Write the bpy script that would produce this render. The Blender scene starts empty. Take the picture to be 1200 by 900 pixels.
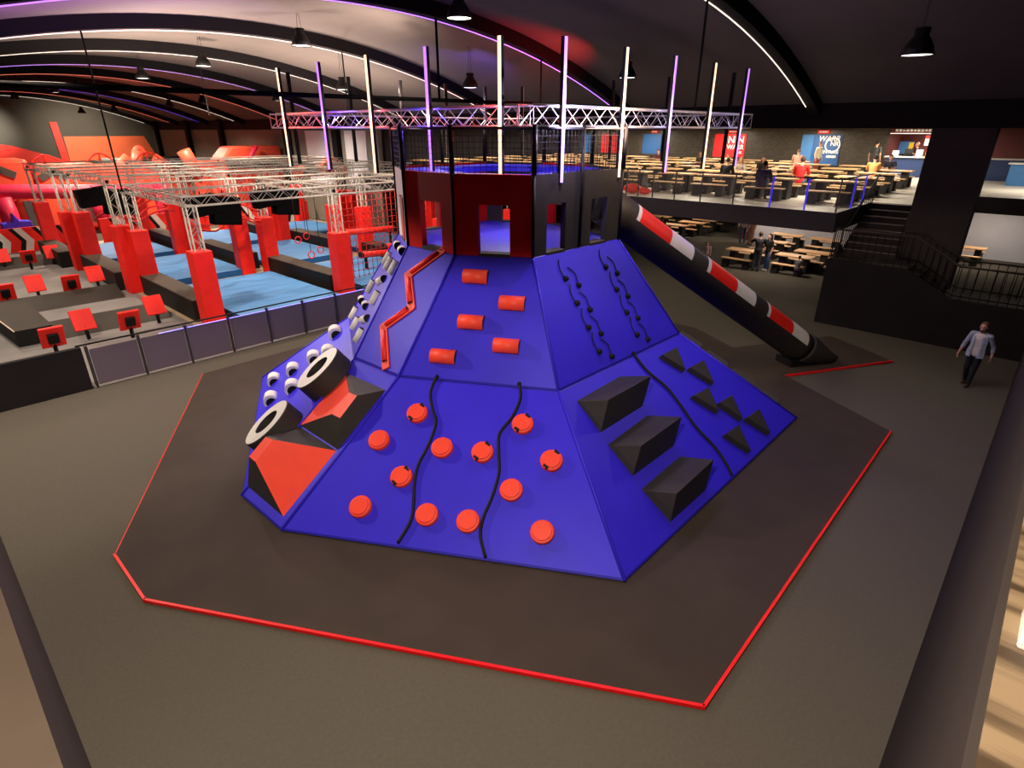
import bpy, math, random
from mathutils import Vector, Matrix
random.seed(7)
S = bpy.context.scene
C = S.collection
PI = math.pi
R = math.radians

# ------------------------------------------------------------------ camera, world, exposure
cam = bpy.data.cameras.new('camera')
cam.sensor_width = 36.0
cam.lens = 36.0 * 673.0 / 1200.0
cam.clip_start = 0.02
cam.clip_end = 300
co = bpy.data.objects.new('camera', cam)
co.location = (0, 0, 6.0)
co.rotation_euler = (R(90 - 23.8), 0, R(-46.9))
C.objects.link(co)
S.camera = co
S.view_settings.view_transform = 'Standard'
S.view_settings.look = 'None'
S.view_settings.gamma = 1.0
S.view_settings.use_curve_mapping = False
S.view_settings.exposure = 0.12
W = bpy.data.worlds.new('world')
S.world = W
W.use_nodes = True
W.node_tree.nodes['Background'].inputs[0].default_value = (0.9, 0.8, 0.72, 1)
W.node_tree.nodes['Background'].inputs[1].default_value = 0.0


def lamp(kind, loc, power, color=(1, 0.86, 0.7), size=0.3, target=None, angle=120, blend=0.6, sy=None):
    l = bpy.data.lights.new('light_' + kind.lower(), kind)
    l.energy = power
    l.color = color
    if kind == 'AREA':
        l.size = size
        if sy:
            l.shape = 'RECTANGLE'
            l.size_y = sy
    elif kind == 'SPOT':
        l.shadow_soft_size = size
        l.spot_size = R(angle)
        l.spot_blend = blend
    else:
        l.shadow_soft_size = size
    o = bpy.data.objects.new('light_' + kind.lower(), l)
    o.location = loc
    if target is not None:
        d = Vector(target) - Vector(loc)
        o.rotation_euler = d.to_track_quat('-Z', 'Y').to_euler()
    C.objects.link(o)
    return o


WARM = (1.0, 0.84, 0.66)
# pendant lamps (position of the mouth, power); lamp bodies are built further down, except for the last row
PENDANTS_AND_FILL = [
    (10.49, 11.48, 8.36, 600), (10.43, 18.62, 8.38, 1400), (10.2, 25.7, 8.25, 1700), (10.0, 32.2, 8.15, 1700),
    (15.84, 16.87, 7.40, 600), (17.82, 11.59, 7.55, 300), (14.78, 3.01, 7.34, 220),
    (14.73, 23.4, 7.55, 1800), (18.0, 35.7, 7.6, 2500), (16.2, 42.0, 7.6, 2500), (10.0, 43.5, 8.2, 4000),
    (16.9, 50.0, 7.6, 2500), (10.2, 50.0, 8.25, 3500), (15.5, 58.3, 7.4, 2500), (9.3, 58.0, 8.1, 3000), (14.3, 63.0, 7.35, 3500),
    (2.0, 25.5, 7.8, 1300), (2.0, 33.0, 7.8, 1700), (0.6, 1.6, 7.7, 2500), (1.2, 15.0, 7.8, 2700), (10.3, 4.2, 8.3, 220),  # unseen lamps out of frame, most added to light floor, pyramid and course
]
for x, y, z, p in PENDANTS_AND_FILL:
    lamp('SPOT', (x, y, z - 0.16), p, WARM, 0.22, (x, y, 0), 138 if y < 20 else 150, 0.12 if y < 20 else 0.9)
# unseen spots added to brighten the end wall of the hall
lamp('SPOT', (15.5, 66, 7.0), 2500, (1, 0.82, 0.6), 0.2, (15.8, 72, 4.2), 110, 0.9)
lamp('SPOT', (8.8, 68.5, 6.7), 1500, (1, 0.88, 0.7), 0.2, (8.8, 72, 6.0), 80, 0.9)
lamp('SPOT', (6.3, 19.9, 4.4), 900, (1, 0.86, 0.74), 0.1, (6.6, 10.6, 2.6), 62, 0.7)  # unseen spot by the gantry, added to brighten the pyramid's left back
# unseen uplights for the vault: coloured truss beams, the rest added to brighten it
for x, y, z, p, c, t_, an in ((8.0, 23.0, 4.6, 5500, (1, 0.74, 0.6), (9, 23.5, 9), 150), (9.0, 30.0, 4.8, 2200, (1, 0.78, 0.62), (10, 30, 9), 150),
                          (4.5, 16.6, 5.0, 2200, (0.75, 0.3, 1.0), (4.6, 17.8, 9), 100), (12.0, 16.2, 6.6, 1400, (1, 0.75, 0.62), (11.5, 18.6, 9), 140),
                          (16.0, 16.5, 6.6, 420, (0.2, 0.1, 1.0), (17.0, 18.5, 8.2), 100), (16.7, 12.0, 6.6, 700, (1.0, 0.05, 0.05), (16.2, 15.5, 8.4), 110),
                          (11.0, 7.2, 6.6, 60, (1.0, 0.12, 0.06), (10.5, 10.5, 9), 90), (8.0, 17.5, 4.6, 700, (0.6, 0.3, 1.0), (8.5, 20.0, 9), 70), (15.2, 25.0, 4.6, 2800, (1, 0.75, 0.62), (15, 25.5, 8.5), 150)):
    lamp('SPOT', (x, y, z), p, c, 0.12, t_, an, 0.8)
# ceiling panels over the upper seating deck and beneath it
for x in (25.5, 30.5, 35.5, 39.2):
    for y in (7.5, 12.5, 18.0, 24.0, 29.5):
        lamp('AREA', (x, y, 6.05), 150, (1, 0.86, 0.68), 1.0, (x, y, 0))
for x, y in ((34, 1.0), (42.6, 6.6)):
    lamp('AREA', (x, y, 6.0), 150, (1, 0.88, 0.74), 0.8, (x, y, 0))
for x, y in ((27, 9.5), (31.5, 9.5), (35, 12.5), (34.5, 18), (35.5, 2.5), (39, 9)):
    lamp('AREA', (x, y, 2.9), 75, (1, 0.82, 0.68), 0.8, (x, y, 0))


# ------------------------------------------------------------------ materials
def mat(name, col, rough=0.6, metal=0.0, noise=0.0, nscale=8.0, bump=0.0, bscale=60.0, col2=None, emit=None, estr=1.0, spec=0.5, stretch=None, alpha=None):
    m = bpy.data.materials.new(name)
    m.use_nodes = True
    nt = m.node_tree
    b = nt.nodes['Principled BSDF']
    b.inputs['Base Color'].default_value = (*col, 1)
    b.inputs['Roughness'].default_value = rough
    b.inputs['Metallic'].default_value = metal
    b.inputs['Specular IOR Level'].default_value = spec
    tc = nt.nodes.new('ShaderNodeTexCoord')
    src = tc.outputs['Object']
    if stretch:
        mp = nt.nodes.new('ShaderNodeMapping')
        mp.inputs['Scale'].default_value = stretch
        nt.links.new(src, mp.inputs['Vector'])
        src = mp.outputs['Vector']
    if noise > 0 or col2:
        n = nt.nodes.new('ShaderNodeTexNoise')
        n.inputs['Scale'].default_value = nscale
        n.inputs['Detail'].default_value = 5
        nt.links.new(src, n.inputs['Vector'])
        r = nt.nodes.new('ShaderNodeValToRGB')
        c2 = col2 if col2 else tuple(min(1, c * (1 + noise)) for c in col)
        c1 = col if col2 else tuple(c * (1 - noise) for c in col)
        r.color_ramp.elements[0].color = (*c1, 1)
        r.color_ramp.elements[0].position = 0.35
        r.color_ramp.elements[1].color = (*c2, 1)
        r.color_ramp.elements[1].position = 0.65
        nt.links.new(n.outputs['Fac'], r.inputs['Fac'])
        nt.links.new(r.outputs['Color'], b.inputs['Base Color'])
    if bump > 0:
        n2 = nt.nodes.new('ShaderNodeTexNoise')
        n2.inputs['Scale'].default_value = bscale
        nt.links.new(src, n2.inputs['Vector'])
        bp = nt.nodes.new('ShaderNodeBump')
        bp.inputs['Strength'].default_value = bump
        bp.inputs['Distance'].default_value = 0.02
        nt.links.new(n2.outputs['Fac'], bp.inputs['Height'])
        nt.links.new(bp.outputs['Normal'], b.inputs['Normal'])
    if emit:
        b.inputs['Emission Color'].default_value = (*emit, 1)
        b.inputs['Emission Strength'].default_value = estr
    if alpha is not None:
        b.inputs['Alpha'].default_value = alpha
    return m


def emat(name, col, s):
    return mat(name, (0.8, 0.8, 0.8), emit=col, estr=s)


def brick_mat(name, c1, c2, mortar, scale, rough=0.4):
    m = mat(name, c1, rough)
    nt = m.node_tree
    b = nt.nodes['Principled BSDF']
    tc = nt.nodes.new('ShaderNodeTexCoord')
    sp = nt.nodes.new('ShaderNodeSeparateXYZ')
    cb = nt.nodes.new('ShaderNodeCombineXYZ')
    nt.links.new(tc.outputs['Object'], sp.inputs[0])
    nt.links.new(sp.outputs['Y'], cb.inputs['X'])
    nt.links.new(sp.outputs['Z'], cb.inputs['Y'])
    br = nt.nodes.new('ShaderNodeTexBrick')
    br.inputs['Color1'].default_value = (*c1, 1)
    br.inputs['Color2'].default_value = (*c2, 1)
    br.inputs['Mortar'].default_value = (*mortar, 1)
    br.inputs['Scale'].default_value = scale
    br.inputs['Mortar Size'].default_value = 0.03
    nt.links.new(cb.outputs[0], br.inputs['Vector'])
    nt.links.new(br.outputs['Color'], b.inputs['Base Color'])
    return m


def wood_mat(name, c1, c2, axis=(0.4, 6, 1), rough=0.45):
    m = mat(name, c1, rough, col2=c2, nscale=2.2, stretch=axis)
    m.node_tree.nodes['Color Ramp'].color_ramp.elements[0].position = 0.42
    m.node_tree.nodes['Color Ramp'].color_ramp.elements[1].position = 0.58
    return m


M = {}
M['carpet'] = mat('carpet', (0.098, 0.087, 0.068), 0.95, noise=0.05, nscale=22, bump=0.5, bscale=120, spec=0.1)
M['mat_dark'] = mat('mat_dark', (0.045, 0.033, 0.026), 0.75, noise=0.08, nscale=1.5, spec=0.15)
M['dark_wall'] = mat('dark_wall', (0.014, 0.011, 0.012), 0.8, noise=0.1, nscale=2, spec=0.15)
M['brown_wall'] = mat('brown_wall', (0.05, 0.04, 0.036), 0.75, noise=0.08, nscale=2, spec=0.2)
M['ledge'] = mat('ledge', (0.07, 0.052, 0.04), 0.85, noise=0.06, nscale=2, spec=0.1)
M['black'] = mat('black', (0.007, 0.0065, 0.0065), 0.6, noise=0.15, nscale=6, spec=0.2)
M['blackmatte'] = mat('blackmatte', (0.004, 0.0038, 0.004), 0.95, noise=0.1, spec=0.04)
M['blackpad'] = mat('blackpad', (0.03, 0.026, 0.024), 0.6, noise=0.1, nscale=5, spec=0.3)
M['towerblack'] = mat('towerblack', (0.042, 0.037, 0.031), 0.65, noise=0.08, nscale=4, spec=0.2)
M['blue'] = mat('blue', (0.032, 0.018, 0.62), 0.5, noise=0.05, nscale=1.3, bump=0.06, bscale=14, spec=0.25)
M['blue_seam'] = mat('blue_seam', (0.02, 0.014, 0.4), 0.5, spec=0.3)
M['blue_floor'] = mat('blue_floor', (0.07, 0.05, 0.75), 0.5, noise=0.05, spec=0.25)
M['red'] = mat('red', (0.78, 0.018, 0.012), 0.5, noise=0.06, nscale=3, spec=0.3)
M['orange_red'] = mat('orange_red', (0.86, 0.06, 0.03), 0.5, noise=0.04, nscale=3, spec=0.3)
M['redwall'] = mat('redwall', (0.55, 0.006, 0.006), 0.55, noise=0.1, nscale=2, bump=0.1, bscale=8, spec=0.2)
M['white'] = mat('white', (0.68, 0.66, 0.62), 0.5, noise=0.04, nscale=3, spec=0.3)
M['steel'] = mat('steel', (0.42, 0.385, 0.34), 0.5, 0.35, noise=0.08, nscale=20)
M['steel_w'] = mat('steel_w', (0.75, 0.74, 0.74), 0.35, 0.6, noise=0.06, nscale=20)
M['post_metal'] = mat('post_metal', (0.1, 0.092, 0.09), 0.4, 0.8, noise=0.1)
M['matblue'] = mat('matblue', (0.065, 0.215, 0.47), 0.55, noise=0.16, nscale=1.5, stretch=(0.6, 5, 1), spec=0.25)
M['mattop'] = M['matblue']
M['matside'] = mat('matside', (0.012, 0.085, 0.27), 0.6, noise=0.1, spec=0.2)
M['greypad'] = mat('greypad', (0.19, 0.175, 0.17), 0.6, noise=0.1, nscale=1.2, spec=0.3)
M['bank'] = mat('bank', (0.04, 0.032, 0.027), 0.6, noise=0.08, nscale=2, spec=0.2)
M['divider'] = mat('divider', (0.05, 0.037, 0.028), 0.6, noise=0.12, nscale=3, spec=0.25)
M['divider_side_shade'] = mat('divider_side_shade', (0.006, 0.0055, 0.005), 0.6, noise=0.12, nscale=3, spec=0.25)  # shaded copy of divider: side shade put into a near-black colour
M['ply'] = wood_mat('ply', (0.36, 0.26, 0.16), (0.5, 0.38, 0.25), (0.5, 5, 1))
M['tabletop'] = wood_mat('tabletop', (0.72, 0.42, 0.19), (0.85, 0.55, 0.28), (6, 0.7, 1))
M['plank'] = wood_mat('plank', (0.028, 0.017, 0.009), (0.125, 0.088, 0.052), (6, 0.35, 1))
M['deckfloor'] = wood_mat('deckfloor', (0.52, 0.48, 0.4), (0.68, 0.63, 0.54), (4, 0.4, 1))
M['tile'] = brick_mat('tile', (0.045, 0.036, 0.026), (0.075, 0.06, 0.045), (0.012, 0.01, 0.008), 2.6)
M['ceiling'] = mat('ceiling_cloth', (0.11, 0.097, 0.088), 0.75, noise=0.08, nscale=0.5, bump=0.3, bscale=0.8, spec=0.2)
M['rib'] = mat('rib', (0.006, 0.0055, 0.0065), 0.75, noise=0.1, spec=0.12)
M['wallgrey'] = mat('wallgrey', (0.06, 0.057, 0.048), 0.7, noise=0.06, nscale=1)
M['wallwhite'] = mat('wallwhite', (0.72, 0.74, 0.8), 0.7, noise=0.04, nscale=1)
M['endorange'] = mat('endorange', (0.85, 0.16, 0.06), 0.6, noise=0.05, nscale=0.6)
M['endred'] = mat('endred', (0.75, 0.03, 0.02), 0.6, noise=0.05, nscale=0.6)
M['inflate'] = mat('inflate', (0.85, 0.10, 0.05), 0.45, noise=0.06, nscale=2, spec=0.3)
M['inflate_pink'] = mat('inflate_pink', (0.8, 0.03, 0.09), 0.45, noise=0.06, nscale=2, spec=0.3)
M['bar_blue'] = mat('bar_blue', (0.02, 0.045, 0.15), 0.5, noise=0.06)
M['bar_red'] = mat('bar_red', (0.10, 0.012, 0.01), 0.6, noise=0.08)
M['poster_blue'] = mat('poster_blue', (0.02, 0.10, 0.30), 0.5, noise=0.05)
M['poster_lightblue'] = mat('poster_lightblue', (0.055, 0.19, 0.45), 0.5, noise=0.05)
M['poster_red'] = mat('poster_red', (0.8, 0.015, 0.02), 0.5, noise=0.05)
M['letter'] = mat('letter', (0.9, 0.88, 0.88), 0.5, noise=0.03)
M['yellow'] = mat('yellow', (0.8, 0.55, 0.03), 0.5, noise=0.05)
M['trim_red'] = mat('trim_red', (0.8, 0.006, 0.008), 0.45, noise=0.05, spec=0.3)
M['led_cream'] = emat('led_cream', (1.0, 0.6, 0.36), 1.9)
M['led_purple'] = emat('led_purple', (0.5, 0.18, 1.0), 1.5)
M['led_white'] = emat('led_white', (1.0, 0.82, 0.66), 1.6)
M['led_red'] = emat('led_red', (1.0, 0.16, 0.08), 1.3)
M['led_pinkwhite'] = emat('led_pinkwhite', (1.0, 0.6, 0.52), 1.6)
M['led_blue'] = emat('led_blue', (0.03, 0.02, 1.0), 1.0)
M['lampglow'] = emat('lampglow', (1.0, 0.92, 0.8), 4.0)
M['clear'] = mat('clear', (0.85, 0.82, 0.78), 0.12, noise=0.02, alpha=0.35)


def mesh_screen(name, col, alpha):
    return mat(name, col, 0.6, noise=0.06, nscale=40, alpha=alpha)


M['screen'] = mesh_screen('screen', (0.13, 0.10, 0.125), 0.9)
M['glassy'] = mesh_screen('glassy', (0.5, 0.45, 0.35), 0.22)


# ------------------------------------------------------------------ mesh builder
class MB:
    def __init__(s):
        s.v, s.f, s.m, s.s = [], [], [], []

    def add(s, vs, fs, m=0, sm=False):
        o = len(s.v)
        s.v += [tuple(v) for v in vs]
        for f in fs:
            s.f.append([i + o for i in f])
            s.m.append(m)
            s.s.append(sm)
        return s

    def box(s, x0, x1, y0, y1, z0, z1, m=0, mtop=None):
        vs = [(x0, y0, z0), (x1, y0, z0), (x1, y1, z0), (x0, y1, z0), (x0, y0, z1), (x1, y0, z1), (x1, y1, z1), (x0, y1, z1)]
        s.add(vs, [(0, 3, 2, 1), (0, 1, 5, 4), (1, 2, 6, 5), (2, 3, 7, 6), (3, 0, 4, 7)], m)
        s.add(vs, [(4, 5, 6, 7)], m if mtop is None else mtop)
        return s

    def obox(s, c, ax, h, m=0, bev=0.0):
        c = Vector(c)
        ax = [Vector(a).normalized() for a in ax]
        vs = []
        for k in (-1, 1):
            for j, i in ((-1, -1), (-1, 1), (1, 1), (1, -1)):
                vs.append(c + ax[0] * (i * h[0]) + ax[1] * (j * h[1]) + ax[2] * (k * h[2]))
        return s.add(vs, [(0, 3, 2, 1), (4, 5, 6, 7), (0, 1, 5, 4), (1, 2, 6, 5), (2, 3, 7, 6), (3, 0, 4, 7)], m)

    def tube(s, pts, r, n=8, m=0, caps=True, sm=True, up=None, ry=None):
        pts = [Vector(p) for p in pts]
        rs = r if isinstance(r, (list, tuple)) else [r] * len(pts)
        rings = []
        prev = None
        for i, p in enumerate(pts):
            t = (pts[min(i + 1, len(pts) - 1)] - pts[max(i - 1, 0)])
            if t.length < 1e-9:
                t = Vector((0, 0, 1))
            t.normalize()
            if prev is None:
                a = Vector(up) if up else (Vector((0, 0, 1)) if abs(t.z) < 0.9 else Vector((1, 0, 0)))
            else:
                a = prev
            a = (a - t * a.dot(t))
            if a.length < 1e-6:
                a = Vector((1, 0, 0)) - t * t.x
            a.normalize()
            prev = a
            b = t.cross(a)
            k = 1.0 if ry is None else ry
            rings.append([p + (a * math.cos(2 * PI * j / n + PI / n) * k + b * math.sin(2 * PI * j / n + PI / n)) * rs[i] for j in range(n)])
        vs = [v for g in rings for v in g]
        fs = []
        for i in range(len(rings) - 1):
            for j in range(n):
                q = (j + 1) % n
                fs.append((i * n + j, i * n + q, (i + 1) * n + q, (i + 1) * n + j))
        s.add(vs, fs, m, sm)
        if caps:
            s.add(rings[0], [tuple(range(n))[::-1]], m)
            s.add(rings[-1], [tuple(range(n))], m)
        return s

    def lathe(s, prof, c=(0, 0, 0), n=24, m=0, axis=None, xa=None, sm=True, mats=None):
        c = Vector(c)
        az = Vector(axis).normalized() if axis else Vector((0, 0, 1))
        ax = Vector(xa) if xa else (Vector((1, 0, 0)) if abs(az.x) < 0.9 else Vector((0, 1, 0)))
        ax = (ax - az * ax.dot(az)).normalized()
        ay = az.cross(ax)
        vs = []
        for r, z in prof:
            for j in range(n):
                t = 2 * PI * j / n
                vs.append(c + az * z + (ax * math.cos(t) + ay * math.sin(t)) * r)
        for i in range(len(prof) - 1):
            fs = []
            for j in range(n):
                q = (j + 1) % n
                fs.append((i * n + j, i * n + q, (i + 1) * n + q, (i + 1) * n + j))
            s.add(vs, fs, mats[i] if mats else m, sm)
        return s

    def poly(s, pts, vec, m=0, mside=None):
        """closed prism: polygon pts swept by vec (top face material m)"""
        n = len(pts)
        a = [Vector(p) for p in pts]
        b = [p + Vector(vec) for p in a]
        ms = m if mside is None else mside
        s.add(a + b, [tuple(range(n - 1, -1, -1))], ms)
        s.add(a + b, [tuple(range(n, 2 * n))], m)
        s.add(a + b, [(i, (i + 1) % n, n + (i + 1) % n, n + i) for i in range(n)], ms)
        return s

    def half(s, c, along, normal, r, length, m=0, mcap=0, n=10, h=1.0, inner=0.0):
        """half cylinder lying on a plane"""
        c = Vector(c)
        a = Vector(along).normalized()
        nn = Vector(normal).normalized()
        b = a.cross(nn).normalized()
        rows = []
        for e in (-0.5, 0.5):
            rows.append([c + a * (e * length) + b * (math.cos(PI * j / n) * r) + nn * (math.sin(PI * j / n) * r * h) for j in range(n + 1)])
        vs = rows[0] + rows[1]
        k = n + 1
        s.add(vs, [(j, j + 1, k + j + 1, k + j) for j in range(n)], m, True)
        s.add(rows[0], [tuple(range(k))[::-1]], mcap)
        s.add(rows[1], [tuple(range(k))], mcap)
        s.add(vs, [(0, k, 2 * k - 1, k - 1)], mcap)
        return s

    def ball(s, c, r, m=0, n=10, sc=(1, 1, 1)):
        c = Vector(c)
        vs, fs = [], []
        k = n // 2 + 1
        for i in range(1, k):
            t = PI * i / k
            for j in range(n):
                q = 2 * PI * j / n
                vs.append(c + Vector((math.sin(t) * math.cos(q) * r * sc[0], math.sin(t) * math.sin(q) * r * sc[1], math.cos(t) * r * sc[2])))
        top = len(vs)
        vs += [c + Vector((0, 0, r * sc[2])), c - Vector((0, 0, r * sc[2]))]
        for i in range(k - 2):
            for j in range(n):
                q = (j + 1) % n
                fs.append((i * n + j, (i + 1) * n + j, (i + 1) * n + q, i * n + q))
        for j in range(n):
            q = (j + 1) % n
            fs.append((top, j, q))
            fs.append((top + 1, (k - 2) * n + q, (k - 2) * n + j))
        return s.add(vs, fs, m, True)

    def build(s, name, mats, parent=None, loc=None, bevel=0.0, fix=True):
        me = bpy.data.meshes.new(name)
        off = Vector((0, 0, 0))
        p = parent
        while p is not None:
            off += Vector(p.location)
            p = p.parent
        if loc is not None:
            off += Vector(loc)
        me.from_pydata([tuple(Vector(v) - off) for v in s.v], [], s.f)
        if not isinstance(mats, (list, tuple)):
            mats = [mats]
        for k in mats:
            me.materials.append(M[k] if isinstance(k, str) else k)
        me.polygons.foreach_set('material_index', s.m)
        me.polygons.foreach_set('use_smooth', s.s)
        me.update()
        if fix:
            import bmesh
            bm = bmesh.new()
            bm.from_mesh(me)
            bmesh.ops.remove_doubles(bm, verts=bm.verts, dist=0.0004)
            bmesh.ops.recalc_face_normals(bm, faces=bm.faces)
            bm.to_mesh(me)
            bm.free()
        o = bpy.data.objects.new(name, me)
        if loc is not None:
            o.location = Vector(loc)
        if parent is not None:
            o.parent = parent
        C.objects.link(o)
        if bevel > 0:
            b = o.modifiers.new('bevel', 'BEVEL')
            b.width = bevel
            b.segments = 2
            b.limit_method = 'ANGLE'
            b.angle_limit = R(35)
        return o


def thing(name, label, cat, loc=(0, 0, 0), rz=0.0, group=None):
    o = bpy.data.objects.new(name, None)
    o.empty_display_size = 0.2
    o.location = loc
    o.rotation_euler = (0, 0, rz)
    C.objects.link(o)
    return tag(o, label, cat, group)


def tag(o, label, cat, group=None):
    o['label'] = label
    o['category'] = cat
    if group:
        o['group'] = group
    return o


def struct(o):
    o['kind'] = 'structure'
    return o


def dup(o, parent=None):
    c = o.copy()
    C.objects.link(c)
    if parent is not None:
        c.parent = parent
    for ch in list(o.children):
        dup(ch, c)
    return c


ORD = ['first', 'second', 'third', 'fourth', 'fifth', 'sixth', 'seventh', 'eighth', 'ninth', 'tenth', 'eleventh', 'twelfth']

# ------------------------------------------------------------------ room shell
struct(MB().box(-0.17, 41, -0.15, 72, -0.2, 0).build('floor', 'carpet'))
# near platform edges under the viewer
struct(MB().box(-6, -0.17, -0.15, 16, -0.2, 3.25, 0, 1).build('wall_left', ['brown_wall', 'ledge']))
w = MB()
w.box(-6, 20.9, -0.17, -0.15, -0.2, 4.83, 0)
struct(w.build('wall_right', mat('wall_right', (0.02, 0.0155, 0.014), 0.75, noise=0.08, nscale=2, spec=0.1)))
struct(MB().box(-6, 20.9, -7, -0.17, 4.6, 4.835, 0).build('floor_upper', 'plank'))
# vault
def vz(x):
    return 8.85 - 0.0165 * (x - 10) ** 2


v = MB()
xs = [-6 + 28.2 * i / 40 for i in range(41)]
for a, b in zip(xs[:-1], xs[1:]):
    v.add([(a, -8, vz(a) + 0.42), (b, -8, vz(b) + 0.42), (b, 72, vz(b) + 0.42), (a, 72, vz(a) + 0.42)], [(0, 1, 2, 3)], 0, True)
struct(v.build('ceiling', 'ceiling', fix=False))
RIBLED = ['led_purple', 'led_white', 'led_purple', 'led_pinkwhite', 'led_white', 'led_purple', 'led_red', 'led_white', 'led_blue', 'led_red', 'led_white']
for k in range(11):
    y = -0.2 + 7.2 * k
    if k == 0:
        continue
    if y > 72:
        y = 71.6
    b = MB()
    for a, c in zip(xs[:-1], xs[1:]):
        if c > 22.25:
            continue
        vs = []
        for x in (a, c):
            vs += [(x, y - 0.16, vz(x) + 0.05), (x, y + 0.16, vz(x) + 0.05), (x, y + 0.16, vz(x) + 0.46), (x, y - 0.16, vz(x) + 0.46)]
        b.add(vs, [(0, 1, 5, 4), (1, 2, 6, 5), (2, 3, 7, 6), (3, 0, 4, 7)], 0)
    o = struct(b.build('trim_%d' % k, 'rib'))
    l = MB().tube([(x, y + 0.13, vz(x) + 0.03) for x in xs if x < 22.2], 0.014 if k < 4 else 0.008, 6)
    l.build('led_strip', RIBLED[k], o)
# side wall of the hall with bulkhead above the deck opening
w = MB()
w.box(22.2, 22.5, -8, 72, 6.07, 9.3, 0)
struct(w.build('wall_bulkhead', 'dark_wall'))
w = MB()
w.box(22.2, 22.5, 32.0, 72, 0, 6.07, 0)
struct(w.build('wall_side', mat('wallside', (0.2, 0.2, 0.165), 0.7, noise=0.06, nscale=1)))
for i, (y0, y1) in enumerate(((37.6, 40.6), (33.2, 35.6))):
    struct(MB().box(22.14, 22.2, y0, y1, 2.6, 6.0).build('pale_wall_%d' % (i + 1), 'wallwhite'))  # stretches of lit pale wall put in as white panels
for i, y in enumerate((36.4, 43.0, 54.5, 62.0, 70.4)):
    struct(MB().box(21.85, 22.2, y - 0.3, y + 0.3, 0, 6.9).build('trim_%d' % (20 + i), 'rib'))
struct(MB().box(-6, 22.2, 72, 72.3, 0, 9.3).build('wall_end', 'wallgrey'))
# painted graphics on the end wall
g = MB()
g.poly([(14.3, 71.97, 3.3), (14.3, 71.97, 5.5), (21.2, 71.97, 5.5), (22.1, 71.97, 3.3)], (0, -0.03, 0), 0)
struct(g.build('trim_31', 'endorange'))
g = MB()
g.poly([(13.5, 71.94, 6.75), (14.1, 71.94, 6.75), (14.3, 71.94, 2.6), (13.7, 71.94, 2.6)], (0, -0.03, 0), 0)
g.poly([(5, 71.96, 0.4), (5, 71.96, 5.5), (10.2, 71.96, 4.75), (13.75, 71.96, 3.5), (13.9, 71.96, 0.4)], (0, -0.03, 0), 0)
struct(g.build('trim_32', 'endred'))

# deck
w = MB()
w.box(20.9, 48, 5.38, 32, 2.98, 3.6, 0, 1)
w.box(25.1, 48, 3.7, 5.38, 2.98, 3.6, 0, 1)
w.box(30.2, 48, -7, 3.7, 2.98, 3.6, 0, 1)
struct(w.build('floor_deck', [mat('fascia', (0.035, 0.029, 0.034), 0.7, noise=0.06, spec=0.15), 'deckfloor']))
struct(MB().box(22.5, 48, -7, 32, 6.15, 6.3).build('ceiling_deck', 'dark_wall'))
w = MB()
w.box(41, 41.3, 8.75, 32, 3.6, 6.15)
struct(w.build('wall_back', 'tile'))
struct(MB().box(22.5, 41, 31.7, 32, 0, 6.15).build('wall_deck_end', 'dark_wall'))
w = MB()
w.box(44.5, 44.8, -7, 8.95, 3.6, 6.15)
w.box(41.3, 44.5, 8.75, 8.95, 3.6, 6.15)
struct(w.build('wall_bar', 'bar_red'))
struct(MB().box(35.6, 35.8, 3.7, 13.4, 0, 2.98).build('wall_lower', 'wallwhite'))
struct(MB().box(38, 38.2, -7, 3.6, 0, 2.98).build('wall_lower_right', 'wallwhite'))
struct(MB().box(41, 41.2, 13.6, 32, 0, 2.98).build('wall_lower_left', 'dark_wall'))
struct(MB().box(35.3, 35.9, 13.4, 14.2, 0, 2.98).build('trim_40', mat('pillar_red', (0.16, 0.035, 0.02), 0.7, noise=0.1)))
# stairs: front wall profile on x = 20.9
w = MB()
w.poly([(20.9, 5.36, 0), (20.9, 5.36, 2.15), (20.9, 3.1, 2.15), (20.9, 1.85, 1.45), (20.9, -0.15, 1.45), (20.9, -0.15, 0)], (0.12, 0, 0))
struct(w.build('wall_stair', 'dark_wall'))
w = MB()
w.box(21.02, 22.3, 3.1, 5.38, 0, 2.12)
for i in range(8):
    w.box(22.3 + 0.35 * i, 25.1, 3.7, 5.36, 2.12 + 0.185 * i, 2.12 + 0.185 * (i + 1))
for i in range(4):
    w.box(21.02, 22.3, 3.1 - 0.31 * (i + 1), 3.1 - 0.31 * i, 0, 2.12 - 0.17 * (i + 1))
w.box(21.02, 22.3, -0.15, 1.86, 0, 1.44)
n_ = MB()
for i in range(8):
    n_.box(22.28 + 0.35 * i, 22.34 + 0.35 * i, 3.75, 5.3, 2.12 + 0.185 * (i + 1) - 0.012, 2.12 + 0.185 * (i + 1) + 0.004)
o = struct(w.build('floor_stairs', 'brown_wall'))
n_.build('nosing', mat('nosing', (0.36, 0.3, 0.24), 0.5, noise=0.1), o)
struct(MB().box(22.3, 22.95, 2.1, 3.66, 0, 9.0).build('trim_41', 'brown_wall'))

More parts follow.
